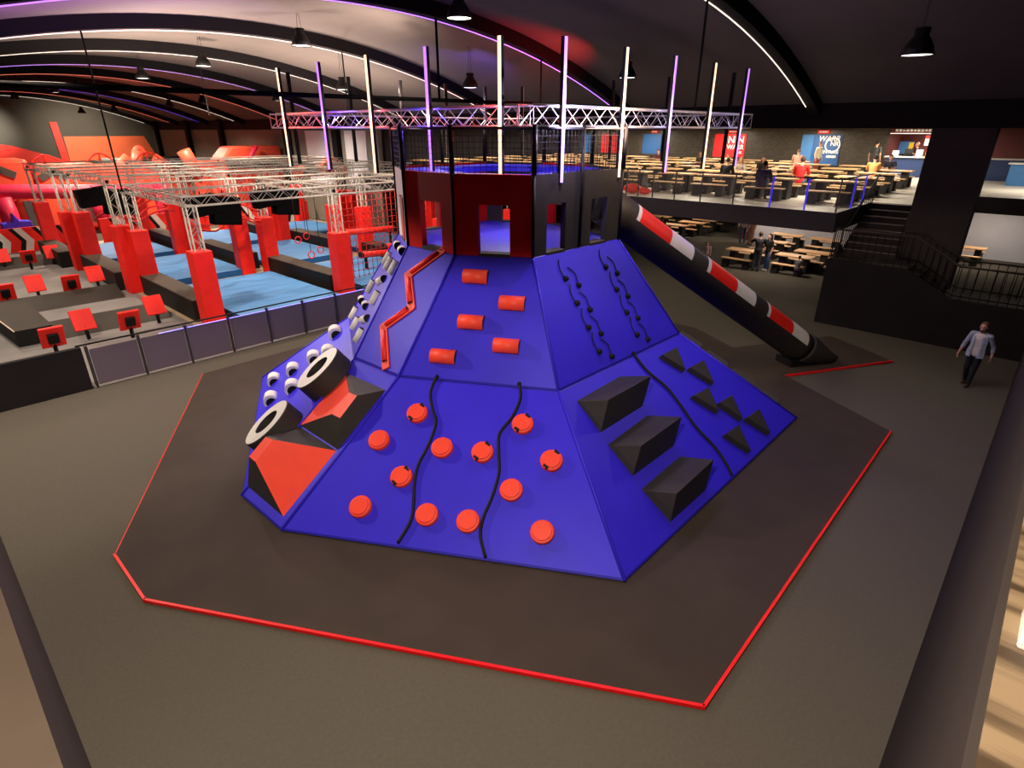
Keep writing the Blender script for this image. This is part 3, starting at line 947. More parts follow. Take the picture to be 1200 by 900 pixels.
# ------------------------------------------------------------------ pendant lamps
for k, (x, y, z, p_) in enumerate(PENDANTS_AND_FILL):
    if k >= 16:
        continue  # out of frame: unseen, only its light is added
    elif k == 6:
        nm = 'black bell pendant lamp alone in the dark near the black column'
    elif k == 0:
        nm = 'large black bell pendant lamp high in front of the purple arch'
    elif k == 5:
        nm = 'black pendant lamp behind the warm light bar at the right truss'
    elif k == 4:
        nm = 'black bell pendant lamp hanging low behind the truss on the red ceiling'
    elif k == 1:
        nm = 'black bell pendant lamp just below the second arch at upper left'
    else:
        nm = 'small black pendant lamp, %s of the %s row counting from the viewer' % (ORD[sum(1 for q_ in PENDANTS_AND_FILL if q_[1] < y and (q_[0] > 12) == (x > 12) and (q_[0] < 8) == (x < 8))], 'right' if x > 12 else ('left' if x < 8 else 'middle'))
    L = thing('pendant_lamp', nm, 'lamp', (x, y, z), 0, 'black pendant lamps under the vault')
    MB().lathe([(0.0, 0.47), (0.13, 0.47), (0.14, 0.45), (0.125, 0.34), (0.18, 0.27), (0.25, 0.15), (0.3, 0.0), (0.292, 0.0), (0.24, 0.14), (0.17, 0.25)], (x, y, z), 24).build('shade', 'black', L)
    MB().lathe([(0.0, 0.03), (0.28, 0.03), (0.28, 0.02), (0.0, 0.02)], (x, y, z), 24).build('diffuser', 'lampglow', L)
    wr = MB()
    for s_ in (-0.07, 0.07):
        wr.tube([(x + s_, y, z + 0.4), (x + s_ * 0.5, y, vz(x) + 0.4)], 0.006, 4)
    wr.build('cable', 'black', L)
# long tie rail across the hall
tag(MB().tube([(0.5, 14.2, 6.74), (21.0, 14.2, 6.86)], 0.06, 6).tube([(12.1, 14.2, 6.8), (12.1, 14.2, vz(12.1) + 0.1)], 0.035, 6).build('ceiling_rail', 'blackmatte', loc=(11, 14.2, 6.8)), 'long straight black rail hanging across the hall below the arches', 'rail')

# ------------------------------------------------------------------ fence in front of the ninja course
struct(MB().box(-0.17, 2.45, 16.85, 17.0, 0, 1.1).build('wall_low', 'dark_wall'))
FN = thing('mesh_fence', 'low grey mesh fence with blue lit rail before the blue mats', 'fence', (8, 16.85, 0))
xsf = [2.55 + 1.155 * k for k in range(13)]
for k, x in enumerate(xsf):
    p = MB().box(x - 0.035, x + 0.035, 16.83, 16.9, 0, 1.12)
    p.build('post', 'post_metal', FN, bevel=0.008)
    if k < len(xsf) - 1:
        MB().box(x + 0.05, x + 1.105, 16.855, 16.87, 0.07, 1.02).build('mesh_panel', 'screen', FN)
r_ = MB().tube([(2.35, 16.86, 1.16), (xsf[-1], 16.86, 1.16)], 0.022, 8)
r_.build('handrail', 'black', FN)
MB().box(4.2, xsf[-1], 16.845, 16.875, 1.03, 1.05).build('led_strip', 'led_blue', FN)
MB().box(2.5, xsf[-1], 16.83, 16.9, 0.02, 0.06).build('bottom_rail', 'steel', FN)

# ------------------------------------------------------------------ ninja course: floor pads, mats, dividers, gantries
def blk(x0, x1, y0, y1, z0, z1, name, label, cat, mats, group=None, mtop=None, bev=0.03):
    o = MB().box(x0, x1, y0, y1, z0, z1, 0, mtop).build(name, mats, loc=((x0 + x1) / 2, (y0 + y1) / 2, z0), bevel=bev)
    return tag(o, label, cat, group)


struct(MB().box(6.2, 21.9, 17.0, 41.4, 0, 0.02).build('floor_ply', 'ply'))
struct(MB().box(-0.17, 6.2, 17.0, 41.4, 0, 0.02).build('floor_course', 'greypad'))
rowy = [(17.2, 25.2), (26.5, 32.2), (33.4, 38.6)]
colx = [(7.35, 11.2), (12.5, 16.4), (17.5, 21.6)]
dep = ['front', 'middle', 'back']
for i, (a, b) in enumerate(rowy):
    for j, (c_, d_) in enumerate(colx):
        sh = -0.55 * i
        blk(c_ + sh, d_ + sh, a, b, 0.02, 0.3, 'landing_mat', 'thick blue landing mat under the gantries, %s row, %s from left' % (dep[i], ORD[j]), 'mat', ['matside', 'mattop'], 'blue landing mats', 1, 0.02)
        xx = c_ + sh - 0.62
        ya, yb = ((20.3, 26.2), (27.0, 32.8), (33.8, 38.8))[i]
        blk(xx - 0.38, xx + 0.38, ya + 0.35, yb - 0.1, 0.02, 0.78, 'divider_block', 'black padded divider block beside blue mats, %s row, %s from left' % (dep[i], ORD[j]), 'divider', ['divider_side_shade', 'divider'], 'padded dividers between lanes', 1, 0.04)
# gantries
GZ = [4.13, 4.4, 4.5]
GX = [[6.7, 11.75, 16.9, 21.4], [6.3, 10.8, 15.6, 20.4], [5.9, 10.3, 15.2, 20.0]]
GY = [(20.05, 26.2), (26.75, 32.6), (33.2, 38.8)]
for g_ in range(3):
    ya, yb = GY[g_]
    zt = GZ[g_]
    zc = zt - 0.145
    T = thing('truss_gantry', 'steel truss gantry on red padded legs, %s over the blue mats' % ['nearest the fence', 'middle one of three', 'farthest of three'][g_], 'gantry', (13, (ya + yb) / 2, 0.02))
    X = GX[g_]
    nrow = 3
    for k in range(nrow):
        y = ya + (yb - ya) * k / (nrow - 1)
        truss((X[0] - 0.2, y, zc), (X[-1] + 0.2, y, zc), 0.29, 0.29, 0.02, 0.009, 0.3).build('truss_beam', 'steel', T)
    for x in X:
        truss((x, ya + 0.15, zc), (x, yb - 0.15, zc), 0.27, 0.27, 0.02, 0.009, 0.3).build('truss_beam', 'steel', T)
    for x in X:
        for y in (ya, yb):
            lg = truss((x, y, 0.1), (x, y, zc - 0.12), 0.3, 0.3, 0.026, 0.012, 0.3, (0, 1, 0)).build('truss_leg', 'steel', T)
            zp = 2.48 if g_ == 0 else 2.65
            MB().box(x - 0.31, x + 0.31, y - 0.3, y + 0.3, 0.02, zp).build('leg_pad', 'red', lg, bevel=0.03)
            MB().ball((x - 0.08, y - 0.2, zc), 0.07, 0, 8).build('joint_clamp', 'black', lg)
# hanging obstacles
def hang_black(x, y, z, label):
    o = MB()
    o.obox((x - 0.42, y, z + 0.15), ((1, 0, 0.12), (0, 1, 0), (-0.12, 0, 1)), (0.55, 0.3, 0.34))
    o.obox((x + 0.38, y, z - 0.1), ((1, 0, -0.1), (0, 1, 0), (0.1, 0, 1)), (0.5, 0.28, 0.5))
    o.tube([(x - 0.4, y, z + 0.4), (x - 0.4, y, 4.0)], 0.02, 6)
    o.tube([(x + 0.4, y, z + 0.4), (x + 0.4, y, 4.0)], 0.02, 6)
    return tag(o.build('hanging_obstacle', 'blackmatte', loc=(x, y, z), bevel=0.08), label, 'obstacle', 'black bags hung from the gantries')


hang_black(8.6, 23.2, 3.35, 'black bag obstacle hanging under the nearest gantry, left one')
hang_black(11.7, 24.6, 3.3, 'black bag obstacle hanging under the nearest gantry, right one')
hang_black(6.6, 29.0, 3.4, 'black bag obstacle hanging behind the paired left legs')


def ring_rope(x, y, z, top, label):
    o = thing('swing_ring', label, 'ring', (x, y, z), 0, 'red rings on ropes')
    rg = MB()
    rg.tube([(x + 0.13 * math.cos(2 * PI * k / 18), y, z + 0.13 * math.sin(2 * PI * k / 18)) for k in range(19)], 0.022, 6)
    rg.build('ring', 'red', o)
    MB().tube([(x, y, z + 0.13), (x, y, top)], 0.012, 5).build('rope', 'black', o)


ring_rope(11.2, 22.2, 2.0, 4.0, 'higher red swing ring on a rope left of the padded front leg')
ring_rope(11.15, 21.2, 1.55, 4.0, 'lower red swing ring on a rope left of the padded front leg')
ring_rope(12.2, 23.4, 1.9, 4.0, 'higher red swing ring on a rope behind the padded front leg')
ring_rope(11.95, 21.9, 1.55, 4.0, 'lower red swing ring on a rope behind the padded front leg')
# red warped tubes
for k, (x, y) in enumerate(((7.6, 29.5), (8.2, 31.0), (9.4, 24.5), (10.2, 26.0))):
    o = MB()
    for zz_ in (0, 0.9):
        pts = [(x - 1.5 + 3.0 * u / 12, y + 0.25 * math.sin(u * 1.1), 2.6 + zz_ * 0.6 + 0.22 * math.sin(u * 0.75 + k)) for u in range(13)]
        o.tube(pts, 0.035, 8)
    for u in (2, 6, 10):
        o.tube([(x - 1.5 + 3.0 * u / 12, y, 2.55), (x - 1.5 + 3.0 * u / 12, y, 4.1)], 0.018, 6)
    tag(o.build('bent_bar', 'red', loc=(x, y, 2.6)), 'bent red hanging bar under the gantries, %s from the left' % ORD[k], 'obstacle', 'bent red bars')
# red cargo net
o = MB()
for k in range(19):
    x = 12.6 + k * 0.25
    o.tube([(x, 21.0 + 0.02 * k, 0.35), (x, 21.0 + 0.02 * k, 3.7)], 0.012, 4)
for k in range(14):
    z = 0.4 + k * 0.25
    o.tube([(12.6, 21.0, z), (17.1, 21.36, z)], 0.012, 4)
kn = MB()
for k in range(19):
    for j in range(14):
        kn.ball((12.6 + k * 0.25, 21.0 + 0.02 * k, 0.4 + j * 0.25), 0.03, 0, 6)
nt_ = thing('cargo_net', 'red rope cargo net hanging beside the padded leg behind the pyramid', 'net', (14.8, 21.2, 0.3))
o.build('rope_grid', 'red', nt_)
kn.build('knots', 'bar_red', nt_)['kind'] = 'stuff'
# red logs
for k, (x, y, z, ln) in enumerate(((15.6, 23.8, 1.75, 2.6), (15.0, 22.4, 0.95, 1.6), (16.8, 22.6, 1.1, 2.4))):
    o = thing('balance_log', 'red roller log with black ends behind the cargo net, %s one up' % ORD[k], 'obstacle', (x, y, z), 0, 'roller logs')
    MB().tube([(x - ln / 2, y, z), (x + ln / 2, y, z - 0.1)], 0.14, 14).build('log', 'red', o)
    MB().tube([(x - ln / 2 - 0.12, y, z), (x - ln / 2, y, z)], 0.15, 14).build('end_cap', 'black', o)
    MB().tube([(x + ln / 2, y, z - 0.1), (x + ln / 2 + 0.12, y, z - 0.1)], 0.15, 14).build('end_cap', 'black', o)
    MB().box(x - ln / 2 + 0.1, x - ln / 2 + 0.2, y - 0.05, y + 0.05, 0.3, z - 0.1).box(x + ln / 2 - 0.2, x + ln / 2 - 0.1, y - 0.05, y + 0.05, 0.3, z - 0.18).build('stand', 'black', o)
# sloped banks on the step course
for k, (xa, xb, y) in enumerate(((2.7, 6.0, 21.9), (2.0, 5.7, 26.1), (1.2, 5.5, 35.6))):
    o = MB().poly([(xa, y, 0.02), (xa, y + 0.95, 0.42), (xa, y + 1.3, 0.02)], (xb - xa, 0, 0))
    tag(o.build('padded_bank', 'bank', loc=(xa, y, 0.02), bevel=0.02), 'low sloping brown bank across the step course, %s from fence' % ORD[k], 'bank', 'sloping banks')
# raised dark box at far left
o = thing('padded_platform', 'dark raised padded platform with pale edge at the left of the step course', 'platform', (1.2, 22, 0.02))
MB().poly([(1.75, 21.95, 0.02), (2.68, 21.95, 0.02), (2.68, 26.3, 0.02), (1.45, 26.3, 0.02)], (0, 0, 0.5), 1, 0).build('block', ['divider_side_shade', 'bank'], o)
MB().tube([(1.75, 21.95, 0.52), (1.45, 26.3, 0.52)], 0.02, 6).build('edge_trim', mat('cream_edge', (0.8, 0.6, 0.5), 0.5, noise=0.05), o)
# tilting step targets
def target(x, y, dirn, label):
    o = thing('step_target', label, 'step', (x, y, 0.02), 0, 'red tilted steps')
    MB().tube([(x, y, 0.02), (x, y + 0.02 * dirn, 0.44)], 0.055, 10).build('stem', 'black', o)
    t = R(62 if dirn > 0 else 68) * dirn
    n_ = Vector((0, -math.sin(t), math.cos(t)))
    u_ = Vector((0, math.cos(t), math.sin(t)))
    cc = Vector((x, y + (0.12 if dirn > 0 else -0.12), 0.62))
    MB().obox(cc, ((1, 0, 0), u_, n_), (0.29, 0.33, 0.045)).build('board', 'red', o, bevel=0.015)
    MB().obox(cc - n_ * 0.09, ((1, 0, 0), u_, n_), (0.13, 0.15, 0.05)).build('bracket', 'black', o)


for k, (x, y) in enumerate([(3.39, 21.33), (5.47, 21.54), (3.35, 28.2), (5.38, 28.4), (5.25, 35.4), (3.4, 35.9), (3.35, 25.5), (5.3, 25.7)][:6]):
    target(x, y, 1, 'bright red step tilted toward the fence, %s row, %s one' % (['front', 'front', 'middle', 'middle', 'back', 'back'][k], ['left', 'right', 'left', 'right', 'right', 'left'][k]))
for k, (x, y) in enumerate([(4.38, 20.5), (2.38, 20.3), (4.34, 27.54), (2.34, 27.6), (4.23, 34.96)]):
    target(x, y, -1, 'red step tilted away with black bracket behind, %s row, %s one' % (['front', 'front', 'middle', 'middle', 'back'][k], ['right', 'left', 'right', 'left', 'only'][k]))
# chevron wall
def chevron_wall(xa, xb, y, z0, z1, label):
    o = MB()
    o.box(xa, xb, y + 0.02, y + 0.2, z0, z1, 0)
    cols = [1, 2, 0]
    x = xa
    k = 0
    wds = [0.44, 0.22, 0.34]
    h = z1 - z0
    while x + 1.0 < xb:
        wd = wds[k % 3]
        m_ = [0, 1, 2][k % 3]
        s_ = 0.42
        o.add([(x, y, z1), (x + wd, y, z1), (x + wd + s_, y, z0 + h * 0.45), (x + s_, y, z0 + h * 0.45)], [(0, 1, 2, 3)], m_)
        o.add([(x + s_, y, z0 + h * 0.45), (x + wd + s_, y, z0 + h * 0.45), (x + wd + s_ * 0.6, y, z0), (x + s_ * 0.6, y, z0)], [(0, 1, 2, 3)], m_)
        x += wd
        k += 1
    return tag(o.build('chevron_barrier', ['red', 'black', 'white'], loc=((xa + xb) / 2, y, z0), fix=False), label, 'barrier', 'chevron barriers')


chevron_wall(1.0, 7.6, 40.6, 0.02, 1.25, 'red white and black chevron barrier behind the step course at left')
chevron_wall(8.6, 14.6, 40.6, 0.02, 1.35, 'red white and black chevron barrier behind the gantry legs')
chevron_wall(15.2, 21.6, 40.6, 0.02, 1.35, 'red white and black chevron barrier at the right end of the course')
# inflatables behind
INF = thing('inflatable_arena', 'big orange red inflatable arena with a fat pink roll behind the course', 'inflatable', (9, 46, 0))
MB().tube([(2.0, 45.0, 2.8), (6, 45.0, 2.75), (10, 45.0, 2.5), (14.0, 45.0, 2.4)], 0.42, 16).build('roll', 'inflate_pink', INF)
for x in (3.0, 5.2, 9.8, 13.4):
    MB().tube([(x + 0.05, 44.8, 0), (x, 44.9, 2.5)], 0.45, 14).build('pillar', 'inflate_pink', INF)
MB().box(2, 7.1, 46.5, 49.5, 0, 4.45).build('wall_block', 'inflate', INF, bevel=0.2)
MB().box(7.3, 10.6, 46.7, 49.5, 0, 4.1).build('wall_block', 'inflate', INF, bevel=0.2)
MB().box(10.8, 14.2, 47.0, 50, 0, 3.9).build('wall_block', 'inflate', INF, bevel=0.2)
MB().box(8.7, 11.3, 45.5, 45.7, 0.6, 2.7).build('pale_panel', 'wallwhite', INF)
for x, z in ((5.6, 3.75), (8.2, 3.5)):
    for s_ in (-1, 1):
        o = MB()
        o.obox((x + s_ * 0.36, 46.46 if x < 7 else 46.66, z), ((1, 0, -0.55 * s_), (0, 1, 0), (0.55 * s_, 0, 1)), (0.42, 0.03, 0.2))
        o.build('chevron_mark', 'wallgrey', INF)
for x in (6.1, 11.9):
    MB().ball((x, 45.6, 1.5), 0.8, 0, 16, (1, 0.8, 1)).build('dome', 'inflate', INF)
o = thing('grey_climbing_board', 'grey leaning climbing board with dark slots behind the left leg', 'climbing board', (6.2, 43, 0.02))
MB().obox((6.3, 43.1, 1.18), ((1, 0, 0), (0, 0.35, 1), (0, -1, 0.35)), (0.45, 1.2, 0.1)).build('board', 'wallgrey', o)
for z in (0.7, 1.3, 1.9):
    MB().obox((6.42, 43.1 + (z - 1.25) * 0.35 - 0.09, z), ((1, 0, 0), (0, 0.35, 1), (0, -1, 0.35)), (0.16, 0.09, 0.05)).build('slot', 'black', o)
tag(MB().poly([(4.4, 41.6, 0.02), (5.7, 41.6, 0.02), (5.7, 41.6, 1.45), (5.2, 41.6, 1.5), (5.0, 41.6, 1.9), (4.9, 41.6, 1.45), (4.4, 41.6, 1.4)], (0, 0.8, 0)).build('blue_play_block', 'blue_floor', loc=(5, 42.0, 0.02), bevel=0.05), 'small blue foam block behind the chevron barrier at left', 'foam block')
# far inflatables
def far_inf(parts, label):
    xs_ = [p[1][0] for p in parts]
    o = thing('inflatable_slide', label, 'inflatable', (sum(xs_) / len(xs_), parts[0][1][1], 0), 0, 'far inflatables')
    for kind, c_, s_, m_ in parts:
        c_ = Vector(c_)
        if kind == 'arch':
            MB().tube([c_ + Vector((s_[0] * math.cos(PI * k / 10), 0, s_[2] * math.sin(PI * k / 10))) for k in range(11)], s_[1], 12).build('arch', m_, o)
        elif kind == 'roll':
            MB().tube([c_ - Vector((s_[0], 0, 0)), c_ + Vector((s_[0], 0, 0))], s_[1], 14).build('roll', m_, o)
        elif kind == 'lean':
            MB().tube([c_ - Vector((s_[0], 0, s_[2])), c_ + Vector((s_[0], 0, s_[2]))], s_[1], 14).build('tube', m_, o)
        elif kind == 'slab':
            n = len(s_)
            MB().poly([(c_.x + a_, c_.y, b_) for a_, b_ in s_], (0, 2.0, 0)).build('slab', m_, o, bevel=0.15)


far_inf([('slab', (17.7, 61.2, 0), [(-3.4, 0), (3.4, 0), (3.4, 2.9), (-3.4, 2.9)], 'inflate'), ('roll', (17.7, 62, 3.35), (3.2, 0.5, 0), 'wallgrey'), ('lean', (15.7, 61.2, 3.3), (0.7, 0.4, 0.6), 'inflate'), ('lean', (17.0, 61.2, 3.5), (0.3, 0.45, 0.9), 'inflate'), ('arch', (17.4, 61.2, 4.1), (0.35, 0.25, 0.5), 'inflate'), ('lean', (19.2, 61.0, 3.2), (-0.8, 0.4, 0.6), 'inflate')], 'orange inflatable tubes with a grey roll at the far end wall')
far_inf([('roll', (20.0, 52, 3.5), (1.4, 0.5, 0), 'wallgrey'), ('lean', (18.1, 51.5, 3.6), (-0.4, 0.5, 1.0), 'inflate'), ('slab', (18.9, 51, 0), [(-0.6, 0), (1.2, 0), (0.9, 3.8), (-0.3, 3.9)], 'inflate')], 'orange inflatable ramp and bent tube beside the side wall column')
far_inf([('slab', (18.3, 44.0, 0), [(-1.2, 0), (3.6, 0), (3.6, 5.0), (0.0, 5.0), (-1.0, 4.0)], 'inflate'), ('roll', (19.6, 43.4, 3.9), (2.0, 0.35, 0), 'wallgrey'), ('lean', (19.5, 43.6, 4.5), (0.4, 0.15, 0.5), 'inflate_pink')], 'large orange inflatable slide with grey roll left of the first far light bar')
far_inf([('roll', (19.5, 34.5, 3.75), (1.7, 0.32, 0), 'inflate'), ('arch', (20.2, 34.3, 3.7), (0.5, 0.3, 0.55), 'inflate'), ('arch', (18.6, 33.9, 3.5), (0.35, 0.2, 0.5), 'wallgrey')], 'orange inflatable roll with hump in front of the pale wall panels')
for k, (x, y) in enumerate(((12.6, 54), (16.0, 54.6), (9.2, 53.6))):
    o = MB()
    o.tube([(x - 1.1 + 2.2 * u / 12, y, 3.6 + 0.85 * math.sin(PI * u / 12)) for u in range(13)], 0.06, 6)
    o.tube([(x, y, 4.4), (x + 0.1, y + 0.6, 3.4)], 0.06, 6)
    o.tube([(x - 1.1, y, 3.6), (x - 1.1, y, 0.02)], 0.06, 6)
    o.tube([(x + 1.1, y, 3.6), (x + 1.1, y, 0.02)], 0.06, 6)
    tag(o.build('red_hoop', 'red', loc=(x, y, 0.02)), 'thin red hoop frame beyond the gantries, %s one' % ['middle', 'right', 'left'][k], 'hoop', 'red hoops')

# ------------------------------------------------------------------ picnic tables
def make_table(name, label, group):
    t = thing(name, label, 'table', (0, 0, 0), 0, group)
    MB().box(-0.36, 0.36, -0.8, 0.8, 0.7, 0.75).build('tabletop', 'tabletop', t)
    for s_ in (-1, 1):
        MB().box(s_ * 0.86 - 0.15, s_ * 0.86 + 0.15, -0.72, 0.72, 0.41, 0.45).build('bench', 'tabletop', t)
        l = MB()
        y = s_ * 0.5
        l.poly([(-0.26, y - 0.13, 0.0), (0.26, y - 0.13, 0.0), (0.2, y - 0.13, 0.7), (-0.2, y - 0.13, 0.7)], (0, 0.26, 0))
        for q_ in (-1, 1):
            l.poly([(q_ * 0.72, y - 0.14, 0.0), (q_ * 1.02, y - 0.14, 0.0), (q_ * 0.96, y - 0.14, 0.41), (q_ * 0.78, y - 0.14, 0.41)], (0, 0.28, 0))
            l.box(min(q_ * 0.22, q_ * 0.8), max(q_ * 0.22, q_ * 0.8), y - 0.04, y + 0.04, 0.08, 0.16)
        l.build('leg_frame', 'blackpad', t)
    return t


proto = make_table('picnic_table', 'x', 'picnic tables on the upper deck')
first = True
XR = [24.0, 26.8, 29.6, 32.5, 35.4, 38.2]
YR = [6.5, 8.6, 10.7, 12.8, 14.9, 17.0, 19.1, 21.2, 23.4, 25.6, 27.8, 30.0]
for i, x in enumerate(XR):
    for j, y in enumerate(YR):
        if i >= 4 and j == 0:
            continue
        if i == 5 and j in (1, 2):
            continue
        o = proto if first else dup(proto)
        first = False
        o.location = (x, y + (0.12 * ((i * 3 + j) % 3) - 0.1), 3.6)
        o['label'] = 'picnic table on upper deck, %s row from railing, %s from stairs' % (ORD[i], ORD[j])
for k, (x, y) in enumerate(((28.1, 10.9), (28.35, 8.65), (29.85, 8.3), (31.4, 10.9), (34.1, 11.0), (34.0, 9.0), (29.2, 6.6), (33.9, 19.9), (33.2, 17.4), (34.9, 17.1), (36.6, 17.0), (36.0, 20.1), (36.4, 3.2))):
    o = dup(proto)
    o.location = (x, y, 0)
    o['group'] = 'picnic tables on the ground floor'
    o['label'] = 'wood topped picnic table under the deck, ' + ['where the couple stands', 'with the seated child in front', 'just behind the child table', 'behind the couple', 'against the pale wall at left', 'against the pale wall at right', 'half hidden by the stair corner', 'at the far left edge by the slide', 'beside the woman with long hair', 'second behind the slide', 'rearmost behind the slide', 'rear left behind the slide', 'peeking out right of the black column'][k]

# deck railing
RL_ = thing('deck_railing', 'glass and metal railing along the front edge of the upper deck', 'railing', (21.0, 9.5, 3.6))
ys = [13.3, 12.75, 12.1, 11.15, 10.1, 8.85, 5.45]
for y in ys:
    MB().box(20.96, 21.0, y - 0.02, y + 0.02, 3.6, 4.6).build('post', 'post_metal', RL_)
for y in (7.55, 6.42):
    pb = MB().box(20.96, 21.0, y - 0.022, y + 0.022, 3.6, 4.6).build('lit_post', mat('post_blue_light_paint', (0.05, 0.04, 0.8), 0.4, emit=(0.05, 0.03, 1.0), estr=0.55), RL_)  # blue light falling on these posts is put in as emission
    pb['label'] = 'post with blue light put into its colour'
MB().tube([(20.98, 13.4, 4.6), (20.98, 5.45, 4.6)], 0.025, 8).tube([(20.98, 5.45, 4.6), (24.6, 5.45, 4.6)], 0.025, 8).build('handrail', 'post_metal', RL_)
for y0_, y1_ in ((5.6, 8.0), (8.1, 10.6), (10.7, 13.3)):
    MB().box(20.975, 20.985, y0_, y1_, 3.68, 4.52).build('glass_panel', mat('pane', (0.4, 0.38, 0.36), 0.1, alpha=0.06), RL_)
MB().box(21.1, 24.6, 5.44, 5.455, 3.68, 4.52).build('mesh_panel', 'glassy', RL_)
for x in (22.6, 23.9):
    MB().box(x - 0.02, x + 0.02, 5.43, 5.47, 3.6, 4.6).build('lit_post', bpy.data.materials['post_blue_light_paint'], RL_)
# stair railings
def stair_rail(label, path, zh, pitch=0.2):
    o = thing('stair_railing', label, 'railing', path[0], 0, 'stair railings')
    top = [Vector(p_) + Vector((0, 0, zh)) for p_ in path]
    MB().tube(top, 0.03, 8).build('handrail', 'brown_wall', o)
    b = MB()
    for a_, c_ in zip(path[:-1], path[1:]):
        a_, c_ = Vector(a_), Vector(c_)
        n = max(1, int((c_ - a_).length / pitch))
        for k in range(n):
            p_ = a_ + (c_ - a_) * (k / n)
            b.tube([p_, p_ + Vector((0, 0, zh))], 0.012, 5)
    b.tube([Vector(p_) + Vector((0, 0, 0.1)) for p_ in path], 0.018, 6)
    b.build('balusters', 'black', o)


stair_rail('black baluster railing along the front of the stair landing and lower flight', [(20.97, 5.3, 2.15), (20.97, 3.1, 2.15), (20.97, 1.85, 1.45), (20.97, -0.12, 1.45)], 0.95)
stair_rail('black railing on the rear side of the lower flight by the column', [(22.22, 3.6, 2.12), (22.22, 3.1, 2.12), (22.22, 1.9, 1.44), (22.22, 0.0, 1.44)], 0.95)
stair_rail('black railing up the left side of the upper flight', [(20.97, 5.34, 2.13), (22.3, 5.34, 2.13), (25.1, 5.34, 3.62)], 0.95)
stair_rail('black railing up the right side of the upper flight', [(22.4, 3.76, 2.13), (25.0, 3.76, 3.6)], 0.95)

# ------------------------------------------------------------------ posters, bar
def text(txt, size, loc, parent, name, m_, rz=-PI / 2, al='CENTER', shear=0.0, depth=0.005):
    cu = bpy.data.curves.new(name, 'FONT')
    cu.body = txt
    cu.size = size
    cu.align_x = al
    cu.align_y = 'CENTER'
    cu.extrude = depth
    cu.shear = shear
    cu.offset = size * 0.02
    tmp = bpy.data.objects.new(name + '_tmp', cu)
    C.objects.link(tmp)
    bpy.context.view_layer.update()
    me = bpy.data.meshes.new_from_object(tmp.evaluated_get(bpy.context.evaluated_depsgraph_get()))
    bpy.data.objects.remove(tmp)
    me.materials.clear()
    me.materials.append(M[m_])
    o = bpy.data.objects.new(name, me)
    C.objects.link(o)
    off = Vector((0, 0, 0))
    if parent:
        o.parent = parent
        off = Vector(parent.location)
    o.location = Vector(loc) - off
    o.rotation_euler = (PI / 2, 0, rz)
    return o


def marks(X, ya, yb, z, h, parent, m_, n):
    # a line of lettering too small to read in the photograph: plain upright strokes
    o = MB()
    w_ = (yb - ya) / n
    for k in range(n):
        hh = h * (1.0 if (k * 7) % 3 else 0.8)
        o.box(X - 0.012, X, ya + w_ * (k + 0.14), ya + w_ * (k + 0.86), z - hh / 2, z + hh / 2)
    o.build('lettering', m_, parent)


def poster(y0, y1, z0, z1, m_, label, X=40.97, lit=None):
    o = thing('wall_poster', label, 'poster', (X, (y0 + y1) / 2, z0))
    MB().box(X - 0.02, X + 0.02, y0, y1, z0, z1).build('sheet', m_, o)
    if lit:
        MB().box(X - 0.04, X - 0.02, lit[0], lit[1], z1 + 0.06, z1 + 0.26).build('picture_light', 'red', o)
        marks(X - 0.04, lit[0] + 0.1, lit[1] - 0.1, z1 + 0.16, 0.1, o, 'letter', 5)
    return o


RZ = -PI / 2
p1 = poster(11.15, 13.42, 4.05, 5.78, 'poster_blue', 'blue wall poster with white lettering behind the standing couple', lit=(11.9, 12.6, 'PLAY'))
MB().box(40.93, 40.95, 12.75, 13.42, 4.05, 5.78).build('pale_stripe', 'poster_lightblue', p1)
text('WARR', 0.42, (40.9, 11.85, 5.55), p1, 'lettering', 'letter', RZ, shear=0.2)
text('NR', 0.34, (40.9, 11.5, 5.26), p1, 'lettering', 'letter', RZ)
MB().lathe([(0.36, 0), (0.36, 0.03), (0.44, 0.03), (0.44, 0)], (40.93, 11.6, 5.2), 24, 0, (-1, 0, 0)).build('emblem_ring', 'letter', p1)
text('VENTURE', 0.26, (40.9, 11.75, 4.8), p1, 'lettering', 'letter', RZ)
marks(40.92, 11.28, 11.85, 4.55, 0.15, p1, 'letter', 7)
p2_ = poster(17.0, 19.2, 4.35, 5.8, 'poster_red', 'red wall poster with white lettering behind the seated child', lit=(17.6, 18.3, 'PLAY'))
text('NIN', 0.62, (40.9, 17.65, 5.42), p2_, 'lettering', 'letter', RZ)
text('WARR', 0.4, (40.9, 17.65, 4.98), p2_, 'lettering', 'letter', RZ)
text('UK', 0.24, (40.9, 17.3, 4.65), p2_, 'lettering', 'letter', RZ)
p3 = poster(23.3, 25.1, 4.4, 5.78, 'poster_blue', 'plain blue wall poster with pale frame left of the red one', lit=(23.6, 24.2, 'PLAY'))
MB().box(40.9, 40.96, 24.85, 25.1, 4.4, 5.78).box(40.9, 40.96, 23.3, 25.1, 4.32, 4.42).build('frame', 'ledge', p3)
p4 = poster(27.0, 28.6, 4.4, 5.78, 'poster_red', 'red wall poster seen through the tower netting')
p5 = poster(29.4, 30.6, 4.4, 5.78, 'poster_blue', 'dark blue wall poster seen through the tower netting')
p6_ = poster(-1.4, 0.9, 1.7, 2.65, 'bar_blue', 'dark blue notice on the pale lower wall right of the column', X=37.97)
marks(37.95, -0.9, 0.7, 2.42, 0.16, p6_, 'wallgrey', 9)
marks(37.95, -0.9, 0.7, 2.12, 0.2, p6_, 'letter', 8)

